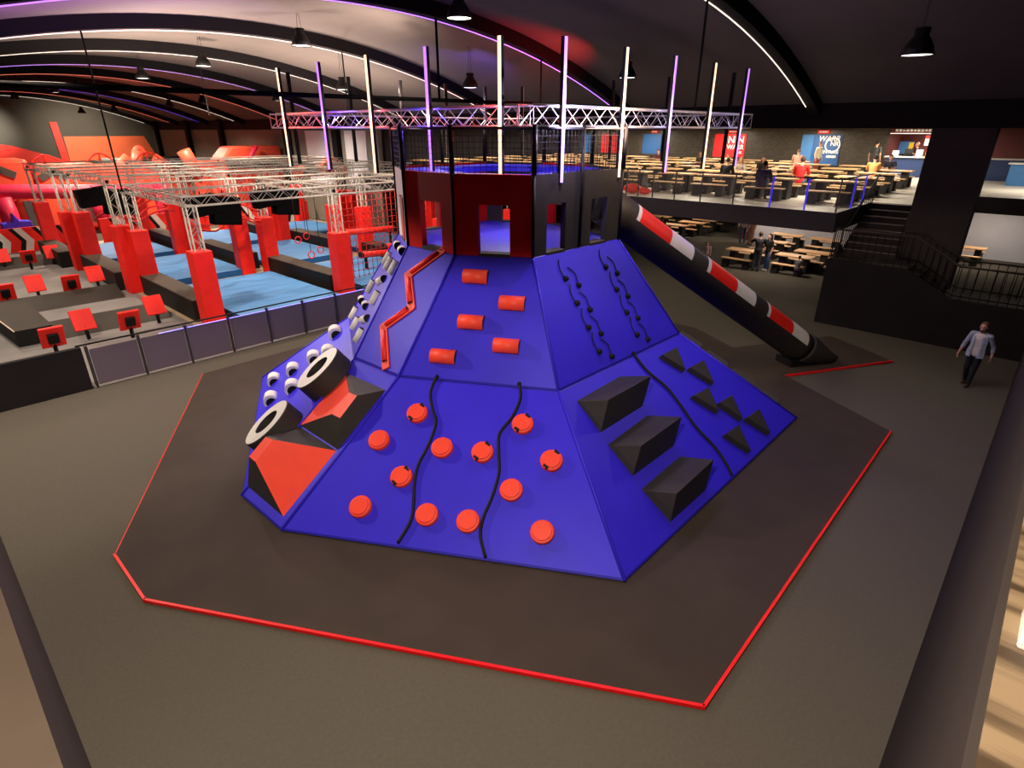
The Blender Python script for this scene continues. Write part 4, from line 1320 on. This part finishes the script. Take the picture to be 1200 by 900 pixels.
BAR = thing('bar_counter', 'blue fronted bar counter with white top beyond the deck tables', 'counter', (40.6, 5.5, 3.6))
MB().box(40.35, 41.0, 2.4, 8.45, 3.6, 4.62).build('front', 'bar_blue', BAR)
MB().box(40.25, 41.1, 2.3, 8.55, 4.62, 4.68).build('top', 'white', BAR)
o = thing('bar_sign', 'narrow red sign with white lettering above the bar', 'sign', (40.7, 7, 5.88))
MB().box(40.6, 40.75, 4.2, 8.6, 5.86, 6.12).build('board', 'bar_red', o)
marks(40.6, 6.3, 8.4, 6.02, 0.12, o, 'letter', 12)
MB().tube([(40.55, 4.2, 5.86), (40.55, 8.6, 5.86)], 0.015, 6).build('light_strip', 'led_white', o)
o = thing('menu_sign', 'small red and white hanging sign at the right of the bar', 'sign', (40.6, 6.55, 5.4))
MB().box(40.55, 40.62, 6.4, 6.85, 5.25, 5.75).build('board', 'letter', o)
MB().box(40.53, 40.55, 6.4, 6.85, 5.6, 5.75).build('header', 'poster_red', o)
MB().tube([(40.58, 6.6, 5.75), (40.58, 6.6, 6.15)], 0.02, 6).build('hanger', 'black', o)
for k, (y, w_, h_, m_, nm, lb, ct) in enumerate(((8.1, 0.3, 0.3, 'letter', 'leaflet_holder', 'pink and white leaflet stand on the left end of the bar', 'leaflet stand'), (6.95, 0.32, 0.36, 'letter', 'counter_board', 'white board standing on the bar beside the bartender', 'board'), (6.55, 0.22, 0.34, 'yellow', 'snack_box', 'yellow and red snack box on the bar', 'box'))):
    o = MB().box(40.5, 40.62, y - w_ / 2, y + w_ / 2, 4.68, 4.68 + h_).box(40.45, 40.7, y - w_ / 2, y + w_ / 2, 4.68, 4.7)
    if nm == 'snack_box':
        o.box(40.48, 40.5, y - w_ / 2, y + w_ / 2, 4.92, 5.02, 1)
    tag(o.build(nm, [m_, 'red'], loc=(40.56, y, 4.68)), lb, ct)
o = thing('till', 'dark cash till on the bar in front of the bartender', 'till', (40.7, 7.5, 4.68))
MB().box(40.5, 40.9, 7.25, 7.75, 4.68, 4.82).build('drawer', 'black', o)
MB().obox((40.7, 7.5, 4.95), ((0, 1, 0), (0.4, 0, 1), (1, 0, -0.4)), (0.2, 0.13, 0.02)).build('screen', 'black', o)
o = thing('wall_screen', 'blue screen with coloured stripe on the wall behind the customer', 'screen', (44.3, 9.0, 5.0))
MB().box(44.3, 44.4, 8.0, 8.9, 4.7, 5.4).build('panel', 'poster_lightblue', o)
MB().box(44.27, 44.3, 8.0, 8.25, 4.75, 5.35).build('stripe', 'yellow', o)
o = thing('service_counter', 'pale blue service counter on the deck right of the column', 'counter', (38, 1.8, 3.6))
MB().box(37.2, 37.9, -3, 2.6, 3.6, 4.55).build('front', 'poster_lightblue', o)
MB().box(37.1, 38.0, -3.1, 2.7, 4.55, 4.62).build('top', 'white', o)
marks(37.2, -0.2, 1.9, 3.95, 0.14, o, 'letter', 7)
# red bag by deck rail
for k, (x, y, s_, lb) in enumerate(((21.9, 13.6, 0.4, 'larger red bag on the deck floor at the left end of the railing'), (21.8, 12.95, 0.28, 'smaller red bag on the deck floor beside the larger one'))):
    o = thing('red_bag', lb, 'bag', (x, y, 3.6))
    MB().ball((x, y, 3.6 + s_ * 0.5), s_, 0, 14, (0.8, 1, 0.5)).build('body', 'red', o)
    MB().tube([(x, y - s_ * 0.4, 3.6 + s_ * 0.9), (x, y, 3.6 + s_ * 1.3), (x, y + s_ * 0.4, 3.6 + s_ * 0.9)], 0.02, 6).build('handle', 'black', o)
# clear holder on the wooden ledge at right
o = thing('clear_holder', 'clear acrylic holder on the wooden ledge at the right edge', 'holder', (1.66, -0.24, 4.835))
MB().box(1.60, 1.75, -0.36, -0.2, 4.836, 4.9).build('block', 'clear', o, bevel=0.006)
MB().box(1.63, 1.73, -0.35, -0.215, 4.84, 4.89).build('insert', 'letter', o)

# ------------------------------------------------------------------ people
def ell_loft(o, rings, n=18, m=0):
    """rings: (center, rx, ry) stacked, closed"""
    vs = []
    for c_, rx, ry in rings:
        for j in range(n):
            t = 2 * PI * j / n
            vs.append((c_[0] + rx * math.cos(t), c_[1] + ry * math.sin(t), c_[2]))
    fs = []
    for i in range(len(rings) - 1):
        for j in range(n):
            q = (j + 1) % n
            fs.append((i * n + j, i * n + q, (i + 1) * n + q, (i + 1) * n + j))
    fs.append(tuple(range(n))[::-1])
    fs.append(tuple(range((len(rings) - 1) * n, len(rings) * n)))
    o.add(vs, fs, m, True)


def limb(o, pts, rs, n=10):
    for k in range(len(pts) - 1):
        o.tube([pts[k], pts[k + 1]], [rs[k], rs[k + 1]], n)
        o.ball(pts[k], rs[k], 0, n)
    o.ball(pts[-1], rs[-1], 0, n)


def remesh(ob, vox, it=3):
    md = ob.modifiers.new('rm', 'REMESH')
    md.mode = 'VOXEL'
    md.voxel_size = vox
    md.use_smooth_shade = True
    sm__ = ob.modifiers.new('sm', 'SMOOTH')
    sm__.iterations = it
    sm__.factor = 0.5
    bpy.context.view_layer.update()
    dg = bpy.context.evaluated_depsgraph_get()
    me = bpy.data.meshes.new_from_object(ob.evaluated_get(dg))
    old = ob.data
    mats = list(old.materials)
    ob.modifiers.clear()
    ob.data = me
    me.materials.clear()
    for k in mats:
        me.materials.append(k)
    for p_ in me.polygons:
        p_.use_smooth = True
        p_.material_index = 0


SKIN = {}


def cmat(name, col, rough=0.75):
    if name not in SKIN:
        SKIN[name] = mat(name, col, rough, noise=0.1, nscale=9, spec=0.2)
    return SKIN[name]


def person(label, loc, heading, pose='stand', H=1.75, skin=(0.62, 0.34, 0.23), top=(0.1, 0.1, 0.1), legs=(0.03, 0.04, 0.07), shoes=(0.05, 0.03, 0.02), hair=(0.05, 0.03, 0.02), hairstyle='short', sleeve='short', vox=0.014, arms='down', extra=None, female=False, detail=False):
    k = H / 1.75
    t = thing('person', label, 'person', (0, 0, 0), 0)
    dz = 0.0
    lean = 0.03
    if pose == 'sit':
        dz = -0.42
        lean = 0.10
    hipz = 0.93 + dz
    V_ = Vector
    sw = 0.175 if female else 0.2
    shz = 1.42 + dz
    hips = [V_((0, s_ * 0.09, hipz - 0.02)) for s_ in (1, -1)]
    shs = [V_((lean, s_ * sw, shz)) for s_ in (1, -1)]
    if pose == 'stand':
        kn = [V_((0.03, 0.1, 0.5)), V_((0.02, -0.1, 0.5))]
        an = [V_((0.0, 0.11, 0.09)), V_((-0.02, -0.11, 0.09))]
    elif pose == 'stroll':
        kn = [V_((0.07, 0.09, 0.51)), V_((0.06, -0.08, 0.51))]
        an = [V_((0.13, 0.08, 0.09)), V_((-0.1, -0.08, 0.1))]
    elif pose == 'walk':
        kn = [V_((0.17, 0.09, 0.53)), V_((0.05, -0.08, 0.5))]
        an = [V_((0.22, 0.08, 0.1)), V_((-0.27, -0.08, 0.17))]
    else:
        kn = [V_((0.43, 0.12, 0.5)), V_((0.43, -0.12, 0.5))]
        an = [V_((0.38, 0.13, 0.09)), V_((0.36, -0.13, 0.09))]
    if arms == 'down':
        el = [V_((-0.02 + lean, s_ * (sw + 0.07), shz - 0.29)) for s_ in (1, -1)]
        wr = [V_((0.06 + lean, s_ * (sw + 0.09), shz - 0.53)) for s_ in (1, -1)]
    elif arms == 'swing':
        el = [V_((-0.1, sw + 0.09, shz - 0.28)), V_((0.04, -sw - 0.1, shz - 0.29))]
        wr = [V_((-0.06, sw + 0.13, shz - 0.53)), V_((0.14, -sw - 0.13, shz - 0.52))]
    elif arms == 'hug':
        el = [V_((0.16, sw + 0.13, shz - 0.13)), V_((0.1, -sw - 0.1, shz - 0.26))]
        wr = [V_((0.36, sw + 0.04, shz - 0.1)), V_((0.3, -sw - 0.02, shz - 0.3))]
    elif arms == 'fwd':
        el = [V_((0.12, s_ * (sw + 0.05), shz - 0.25)) for s_ in (1, -1)]
        wr = [V_((0.36, s_ * (sw - 0.02), shz - 0.26)) for s_ in (1, -1)]
    else:  # table
        el = [V_((0.16 + lean, s_ * (sw + 0.06), shz - 0.24)) for s_ in (1, -1)]
        wr = [V_((0.40 + lean, s_ * (sw - 0.06), shz - 0.24)) for s_ in (1, -1)]
    hc = V_((lean * 1.6 + 0.01, 0, 1.635 + dz))
    # body
    b = MB()
    g = 0.0
    def torso(o, e, top_z=0.0):
        w_ = 0.9 if female else 1.0
        ell_loft(o, [((0, 0, hipz - 0.1), 0.07 + e, 0.10 + e), ((0, 0, hipz - 0.05), 0.105 + e, 0.155 + e), ((0, 0, hipz + 0.05), 0.11 + e, 0.165 + e), ((lean * 0.3, 0, hipz + 0.17), 0.095 + e, 0.138 * w_ + e), ((lean * 0.6, 0, hipz + 0.3), 0.105 + e, 0.155 * w_ + e), ((lean * 0.8, 0, hipz + 0.41), 0.11 + e, 0.17 * w_ + e), ((lean, 0, hipz + 0.49), 0.085 + e, 0.15 * w_ + e), ((lean, 0, hipz + 0.535), 0.06 + e, 0.085 + e)])
    torso(b, 0)
    limb(b, [V_((lean, 0, shz + 0.02)), V_((lean * 1.3, 0, hc.z - 0.08))], [0.06, 0.052])
    b.ball(hc + V_((0, 0, 0.015)), 0.1, 0, 16, (0.98, 0.8, 1.1))
    b.ball(hc + V_((0.03, 0, -0.055)), 0.066, 0, 14, (0.95, 0.85, 0.95))
    b.tube([hc + V_((0.093, 0, 0.02)), hc + V_((0.115, 0, -0.025))], [0.008, 0.017], 8)
    b.ball(hc + V_((0.082, 0, -0.062)), 0.02, 0, 8, (0.6, 1.3, 0.5))
    for s_ in (1, -1):
        b.ball(hc + V_((0.0, s_ * 0.083, -0.005)), 0.028, 0, 8, (0.7, 0.4, 1.1))
    for i_ in range(2):
        s_ = 1 if i_ == 0 else -1
        limb(b, [V_((lean * 0.9, s_ * 0.1, shz - 0.02)), shs[i_], el[i_], wr[i_]], [0.06, 0.056, 0.043, 0.029])
        limb(b, [hips[i_], kn[i_], an[i_]], [0.085, 0.056, 0.04])
        b.ball(an[i_] + V_((0.07, 0, -0.05)), 0.05, 0, 10, (2.0, 0.8, 0.7))
        # hand: palm, four fingers, thumb
        fd = (wr[i_] - el[i_]).normalized()
        sd = V_((1, 0, 0)) if abs(fd.x) < 0.7 else V_((0, 0, 1))
        sd = (sd - fd * sd.dot(fd)).normalized()
        pn = fd.cross(sd)
        if pn.y * s_ > 0:
            pn = -pn
        pc = wr[i_] + fd * 0.055
        b.obox(pc, (fd, sd, pn), (0.045, 0.04, 0.014))
        for f_, ln in enumerate((0.075, 0.083, 0.078, 0.062)):
            base = wr[i_] + fd * 0.095 + sd * (0.032 - 0.021 * f_)
            mid = base + fd * ln * 0.5 + pn * 0.012
            tip = mid + fd * ln * 0.4 + pn * 0.03
            limb(b, [base, mid, tip], [0.0095, 0.009, 0.008], 6)
        th = wr[i_] + fd * 0.035 + sd * 0.036
        limb(b, [th, th + fd * 0.03 + sd * 0.022 + pn * 0.01, th + fd * 0.062 + sd * 0.026 + pn * 0.024], [0.012, 0.011, 0.009], 6)
    bo = b.build('body', cmat('skin_%02d%02d' % (int(skin[0] * 100), int(skin[1] * 100)), skin, 0.55), t)
    remesh(bo, 0.0075 if detail else vox)
    # trousers
    o = MB()
    ell_loft(o, [((0, 0, hipz - 0.11), 0.075, 0.12), ((0, 0, hipz - 0.05), 0.122, 0.172), ((0, 0, hipz + 0.05), 0.124, 0.178), ((0.01, 0, hipz + 0.12), 0.112, 0.16)])
    for i_ in range(2):
        lo = an[i_] + (kn[i_] - an[i_]).normalized() * 0.02
        limb(o, [hips[i_], kn[i_], lo], [0.099, 0.072, 0.06])
    to = o.build('trousers', cmat('cloth_%02d%02d%02d' % tuple(int(c_ * 99) for c_ in legs), legs), t)
    remesh(to, vox)
    # top
    o = MB()
    torso(o, 0.018)
    for i_ in range(2):
        s_ = 1 if i_ == 0 else -1
        end = el[i_] if sleeve == 'short' else wr[i_]
        if sleeve == 'short':
            end = shs[i_] + (el[i_] - shs[i_]) * 0.7
            limb(o, [V_((lean * 0.9, s_ * 0.1, shz - 0.02)), shs[i_], end], [0.075, 0.074, 0.062])
        elif sleeve == 'long':
            limb(o, [V_((lean * 0.9, s_ * 0.1, shz - 0.02)), shs[i_], el[i_], wr[i_] - (wr[i_] - el[i_]) * 0.12], [0.075, 0.074, 0.058, 0.045])
        elif sleeve == 'half':
            limb(o, [V_((lean * 0.9, s_ * 0.1, shz - 0.02)), shs[i_], el[i_], el[i_] + (wr[i_] - el[i_]) * 0.3], [0.075, 0.074, 0.06, 0.054])
    so_ = o.build('top', cmat('cloth_%02d%02d%02d' % tuple(int(c_ * 99) for c_ in top), top), t)
    remesh(so_, vox)
    # shoes
    for i_ in range(2):
        o = MB()
        o.ball(an[i_] + V_((0.065, 0, -0.045)), 0.055, 0, 12, (2.3, 0.85, 0.75))
        o.ball(an[i_] + V_((-0.02, 0, -0.03)), 0.055, 0, 10, (1.1, 0.9, 1.0))
        sh_ = o.build('shoe', cmat('shoe_%02d%02d%02d' % tuple(int(c_ * 99) for c_ in shoes), shoes, 0.5), t)
        remesh(sh_, vox * 0.7)
    # hair
    o = MB()
    hm = cmat('hair_%02d%02d%02d' % tuple(int(c_ * 99) for c_ in hair), hair)
    cap = MB()
    o.ball(hc + V_((-0.018, 0, 0.042)), 0.106, 0, 16, (0.96, 0.84, 0.98))
    if hairstyle == 'long':
        limb(o, [hc + V_((-0.06, 0, 0.03)), hc + V_((-0.09, 0, -0.12)), hc + V_((-0.09, 0, -0.27))], [0.085, 0.085, 0.055])
        for s_ in (1, -1):
            limb(o, [hc + V_((-0.02, s_ * 0.07, 0.02)), hc + V_((-0.03, s_ * 0.085, -0.15))], [0.04, 0.03])
    elif hairstyle == 'bun':
        o.ball(hc + V_((-0.1, 0, 0.08)), 0.05)
    ho = o.build('hair', hm, t)
    remesh(ho, vox * 0.8)
    if extra:
        extra(t, dict(hc=hc, hipz=hipz, shz=shz, shs=shs, el=el, wr=wr, lean=lean, V=V_, vox=vox))
    t.location = loc
    t.rotation_euler = (0, 0, R(heading))
    t.scale = (k, k, k)
    return t


def man_extra(t, d):
    V_ = d['V']
    hc, hipz = d['hc'], d['hipz']
    # open shirt fronts over the white tee
    o = MB()
    for s_ in (1, -1):
        pts = []
        for z, x, y0_, y1_ in ((hipz - 0.1, 0.15, 0.07, 0.2), (hipz + 0.05, 0.142, 0.075, 0.2), (hipz + 0.2, 0.125, 0.075, 0.17), (hipz + 0.35, 0.135, 0.07, 0.18), (hipz + 0.46, 0.115, 0.055, 0.16)):
            pts.append((z, x, y0_, y1_))
        vs = []
        for z, x, y0_, y1_ in pts:
            for u in range(5):
                y = y0_ + (y1_ - y0_) * u / 4
                xx = x * (1 - 0.55 * (u / 4) ** 2)
                vs.append((xx, s_ * y, z))
                vs.append((xx + 0.016, s_ * (y + 0.004), z))
        fs = []
        for i_ in range(len(pts) - 1):
            for u in range(4):
                for e in (0, 1):
                    a_ = i_ * 10 + u * 2 + e
                    fs.append((a_, a_ + 2, a_ + 12, a_ + 10))
            for u in (0, 4):
                a_ = i_ * 10 + u * 2
                fs.append((a_, a_ + 1, a_ + 11, a_ + 10))
        o.add(vs, fs, 0, True)
    # back, shoulders and sleeves of the shirt
    e = 0.034
    ln = d['lean']
    n = 20
    rings = [((-0.02, 0, hipz - 0.1), 0.13, 0.185), ((-0.015, 0, hipz + 0.05), 0.128, 0.19), ((-0.005, 0, hipz + 0.2), 0.12, 0.168), ((0, 0, hipz + 0.36), 0.13, 0.19), ((0.01, 0, hipz + 0.47), 0.1, 0.17), ((0.01, 0, hipz + 0.53), 0.075, 0.1)]
    vs = []
    for c_, rx, ry in rings:
        for j in range(n + 1):
            a_ = R(75) + R(210) * j / n
            vs.append((c_[0] + rx * math.cos(a_), c_[1] + ry * math.sin(a_), c_[2]))
    fs = []
    for i_ in range(len(rings) - 1):
        for j in range(n):
            a_ = i_ * (n + 1) + j
            fs.append((a_, a_ + 1, a_ + n + 2, a_ + n + 1))
    o.add(vs, fs, 0, True)
    for i_ in range(2):
        s_ = 1 if i_ == 0 else -1
        limb(o, [V_((0.02, s_ * 0.11, d['shz'] + 0.0)), d['shs'][i_], d['el'][i_], d['el'][i_] + (d['wr'][i_] - d['el'][i_]) * 0.45], [0.07, 0.066, 0.054, 0.048])
    o.build('open_shirt', cmat('denim', (0.34, 0.39, 0.47)), t, fix=False)
    # collar
    cl = MB()
    cl.tube([V_((0.02 + 0.1 * math.cos(a_), 0.095 * math.sin(a_), hipz + 0.54 - 0.05 * max(0, math.cos(a_)))) for a_ in [R(55 + 250 * j / 14) for j in range(15)]], 0.022, 8)
    cl.build('collar', SKIN['denim'], t)
    # beard, eyes, brows
    bd = MB()
    bd.ball(hc + V_((0.035, 0, -0.085)), 0.066, 0, 14, (0.95, 0.9, 0.62))
    bd.build('beard', cmat('beard', (0.10, 0.045, 0.025)), t)
    for s_ in (1, -1):
        ey = MB()
        ey.ball(hc + V_((0.088, s_ * 0.033, 0.012)), 0.0095, 0, 8)
        ey.build('eye', 'black', t)
        br = MB()
        br.tube([hc + V_((0.092, s_ * 0.016, 0.034)), hc + V_((0.084, s_ * 0.05, 0.036))], 0.006, 6)
        br.build('eyebrow', SKIN['beard'], t)


person('bearded man in open denim shirt and white tee walking alone on the dark floor', (17.9, 0.72, 0), 165, 'stroll', 1.67, skin=(0.62, 0.33, 0.24), top=(0.62, 0.58, 0.54), legs=(0.012, 0.012, 0.016), shoes=(0.07, 0.03, 0.02), hair=(0.16, 0.08, 0.04), arms='swing', sleeve='none', detail=True, extra=man_extra, vox=0.011)
person('man in dark shirt and grey jeans seen from behind with his arm round a woman', (27.2, 9.93, 0), 20, 'stand', 1.78, top=(0.03, 0.03, 0.035), legs=(0.10, 0.12, 0.14), sleeve='long', arms='hug', shoes=(0.03, 0.03, 0.03))
person('dark haired woman in black top, blue jeans and pale shoes held by the man', (27.65, 9.62, 0), 150, 'stand', 1.68, top=(0.02, 0.02, 0.022), legs=(0.08, 0.14, 0.32), shoes=(0.6, 0.55, 0.52), hairstyle='long', hair=(0.02, 0.012, 0.01), female=True)
person('person in white shirt and blue jeans by the rust coloured pillar', (34.0, 13.45, 0), 200, 'stand', 1.8, top=(0.6, 0.56, 0.54), legs=(0.06, 0.10, 0.16), sleeve='long')
person('person in patterned tan dress beside the one in white shirt', (33.7, 12.85, 0), 160, 'stand', 1.68, top=(0.36, 0.18, 0.12), legs=(0.42, 0.24, 0.17), hairstyle='long', hair=(0.1, 0.03, 0.02), female=True)
person('woman with long auburn hair in black seated under the deck behind the slide', (31.9, 17.6, 0), 20, 'sit', 1.7, top=(0.015, 0.012, 0.012), hairstyle='long', hair=(0.24, 0.10, 0.04), arms='table', sleeve='long', female=True)
person('small red haired child in pale top just above the slide band', (26.8, 12.2, 0), 190, 'stand', 1.12, top=(0.6, 0.42, 0.42), hair=(0.35, 0.12, 0.06), legs=(0.4, 0.3, 0.3))
person('child with dark hair in grey top seated on the bench by the couple', (27.35, 8.15, 0), 10, 'sit', 1.2, top=(0.2, 0.19, 0.2), legs=(0.3, 0.1, 0.08), hair=(0.12, 0.03, 0.02), arms='table')
DZ = 3.6
person('red haired woman seated at a deck table before the dark tiled wall', (33.4, 16.35, DZ), 200, 'sit', 1.7, top=(0.08, 0.07, 0.05), hair=(0.3, 0.07, 0.03), hairstyle='long', arms='table', female=True)
person('person with red hair seated behind the purple light bar on the deck', (35.0, 20.0, DZ), 190, 'sit', 1.72, top=(0.25, 0.1, 0.12), hair=(0.3, 0.08, 0.05), arms='table')
person('child in pale green top in front of the red poster', (38.6, 17.0, DZ), 185, 'sit', 1.35, top=(0.4, 0.5, 0.38), hair=(0.15, 0.07, 0.04), arms='table')
person('dark haired person in black top seated at the foot of a purple light bar', (25.75, 11.35, DZ), 15, 'sit', 1.72, top=(0.015, 0.012, 0.015), hair=(0.03, 0.015, 0.01), arms='table', sleeve='long')
person('blonde woman in cream top seated on the deck', (27.8, 11.6, DZ), 200, 'sit', 1.7, top=(0.6, 0.5, 0.4), hair=(0.5, 0.28, 0.12), hairstyle='long', arms='table', sleeve='long', female=True)
person('woman in black vest with brown hair leaning at a deck table', (28.5, 10.9, DZ), 210, 'sit', 1.74, top=(0.03, 0.025, 0.025), hair=(0.12, 0.06, 0.035), hairstyle='long', arms='table', female=True)
person('dark haired person in purple top seated with back to the railing', (23.12, 8.75, DZ), 10, 'sit', 1.78, top=(0.05, 0.035, 0.1), hair=(0.01, 0.008, 0.008), arms='table', sleeve='long', skin=(0.2, 0.1, 0.07))
person('man in bright red shirt and jeans seated with back to the railing', (25.95, 8.35, DZ), 8, 'sit', 1.86, top=(0.75, 0.03, 0.03), legs=(0.1, 0.17, 0.32), hair=(0.06, 0.03, 0.02), arms='table', sleeve='half')
person('person in salmon pink top seated in front of the blue poster', (37.3, 12.3, DZ), 15, 'sit', 1.85, top=(0.65, 0.32, 0.24), hair=(0.15, 0.1, 0.07), arms='table')
person('standing person in white shirt and red skirt before the blue poster', (39.0, 11.75, DZ), 250, 'stand', 1.78, top=(0.72, 0.66, 0.5), legs=(0.35, 0.07, 0.04), hair=(0.14, 0.06, 0.04), female=True, sleeve='long')
person('customer in dark grey tee standing with back turned at the bar', (39.7, 8.95, DZ), 350, 'stand', 1.85, top=(0.06, 0.06, 0.06), legs=(0.07, 0.07, 0.09), hair=(0.02, 0.012, 0.01))
person('person in orange tee with dark hair seated near the stair railing', (31.6, 7.05, DZ), 10, 'sit', 1.78, top=(0.7, 0.36, 0.13), hair=(0.02, 0.012, 0.01), arms='table')
person('person in dark navy top seated facing out near the stairs', (33.6, 6.85, DZ), 195, 'sit', 1.78, top=(0.05, 0.05, 0.07), hair=(0.1, 0.05, 0.03), arms='table')
person('bald bartender in dark red tee behind the till', (41.9, 7.35, DZ), 150, 'stand', 1.78, top=(0.07, 0.02, 0.02), hair=(0.5, 0.3, 0.2), arms='fwd', skin=(0.75, 0.45, 0.34))
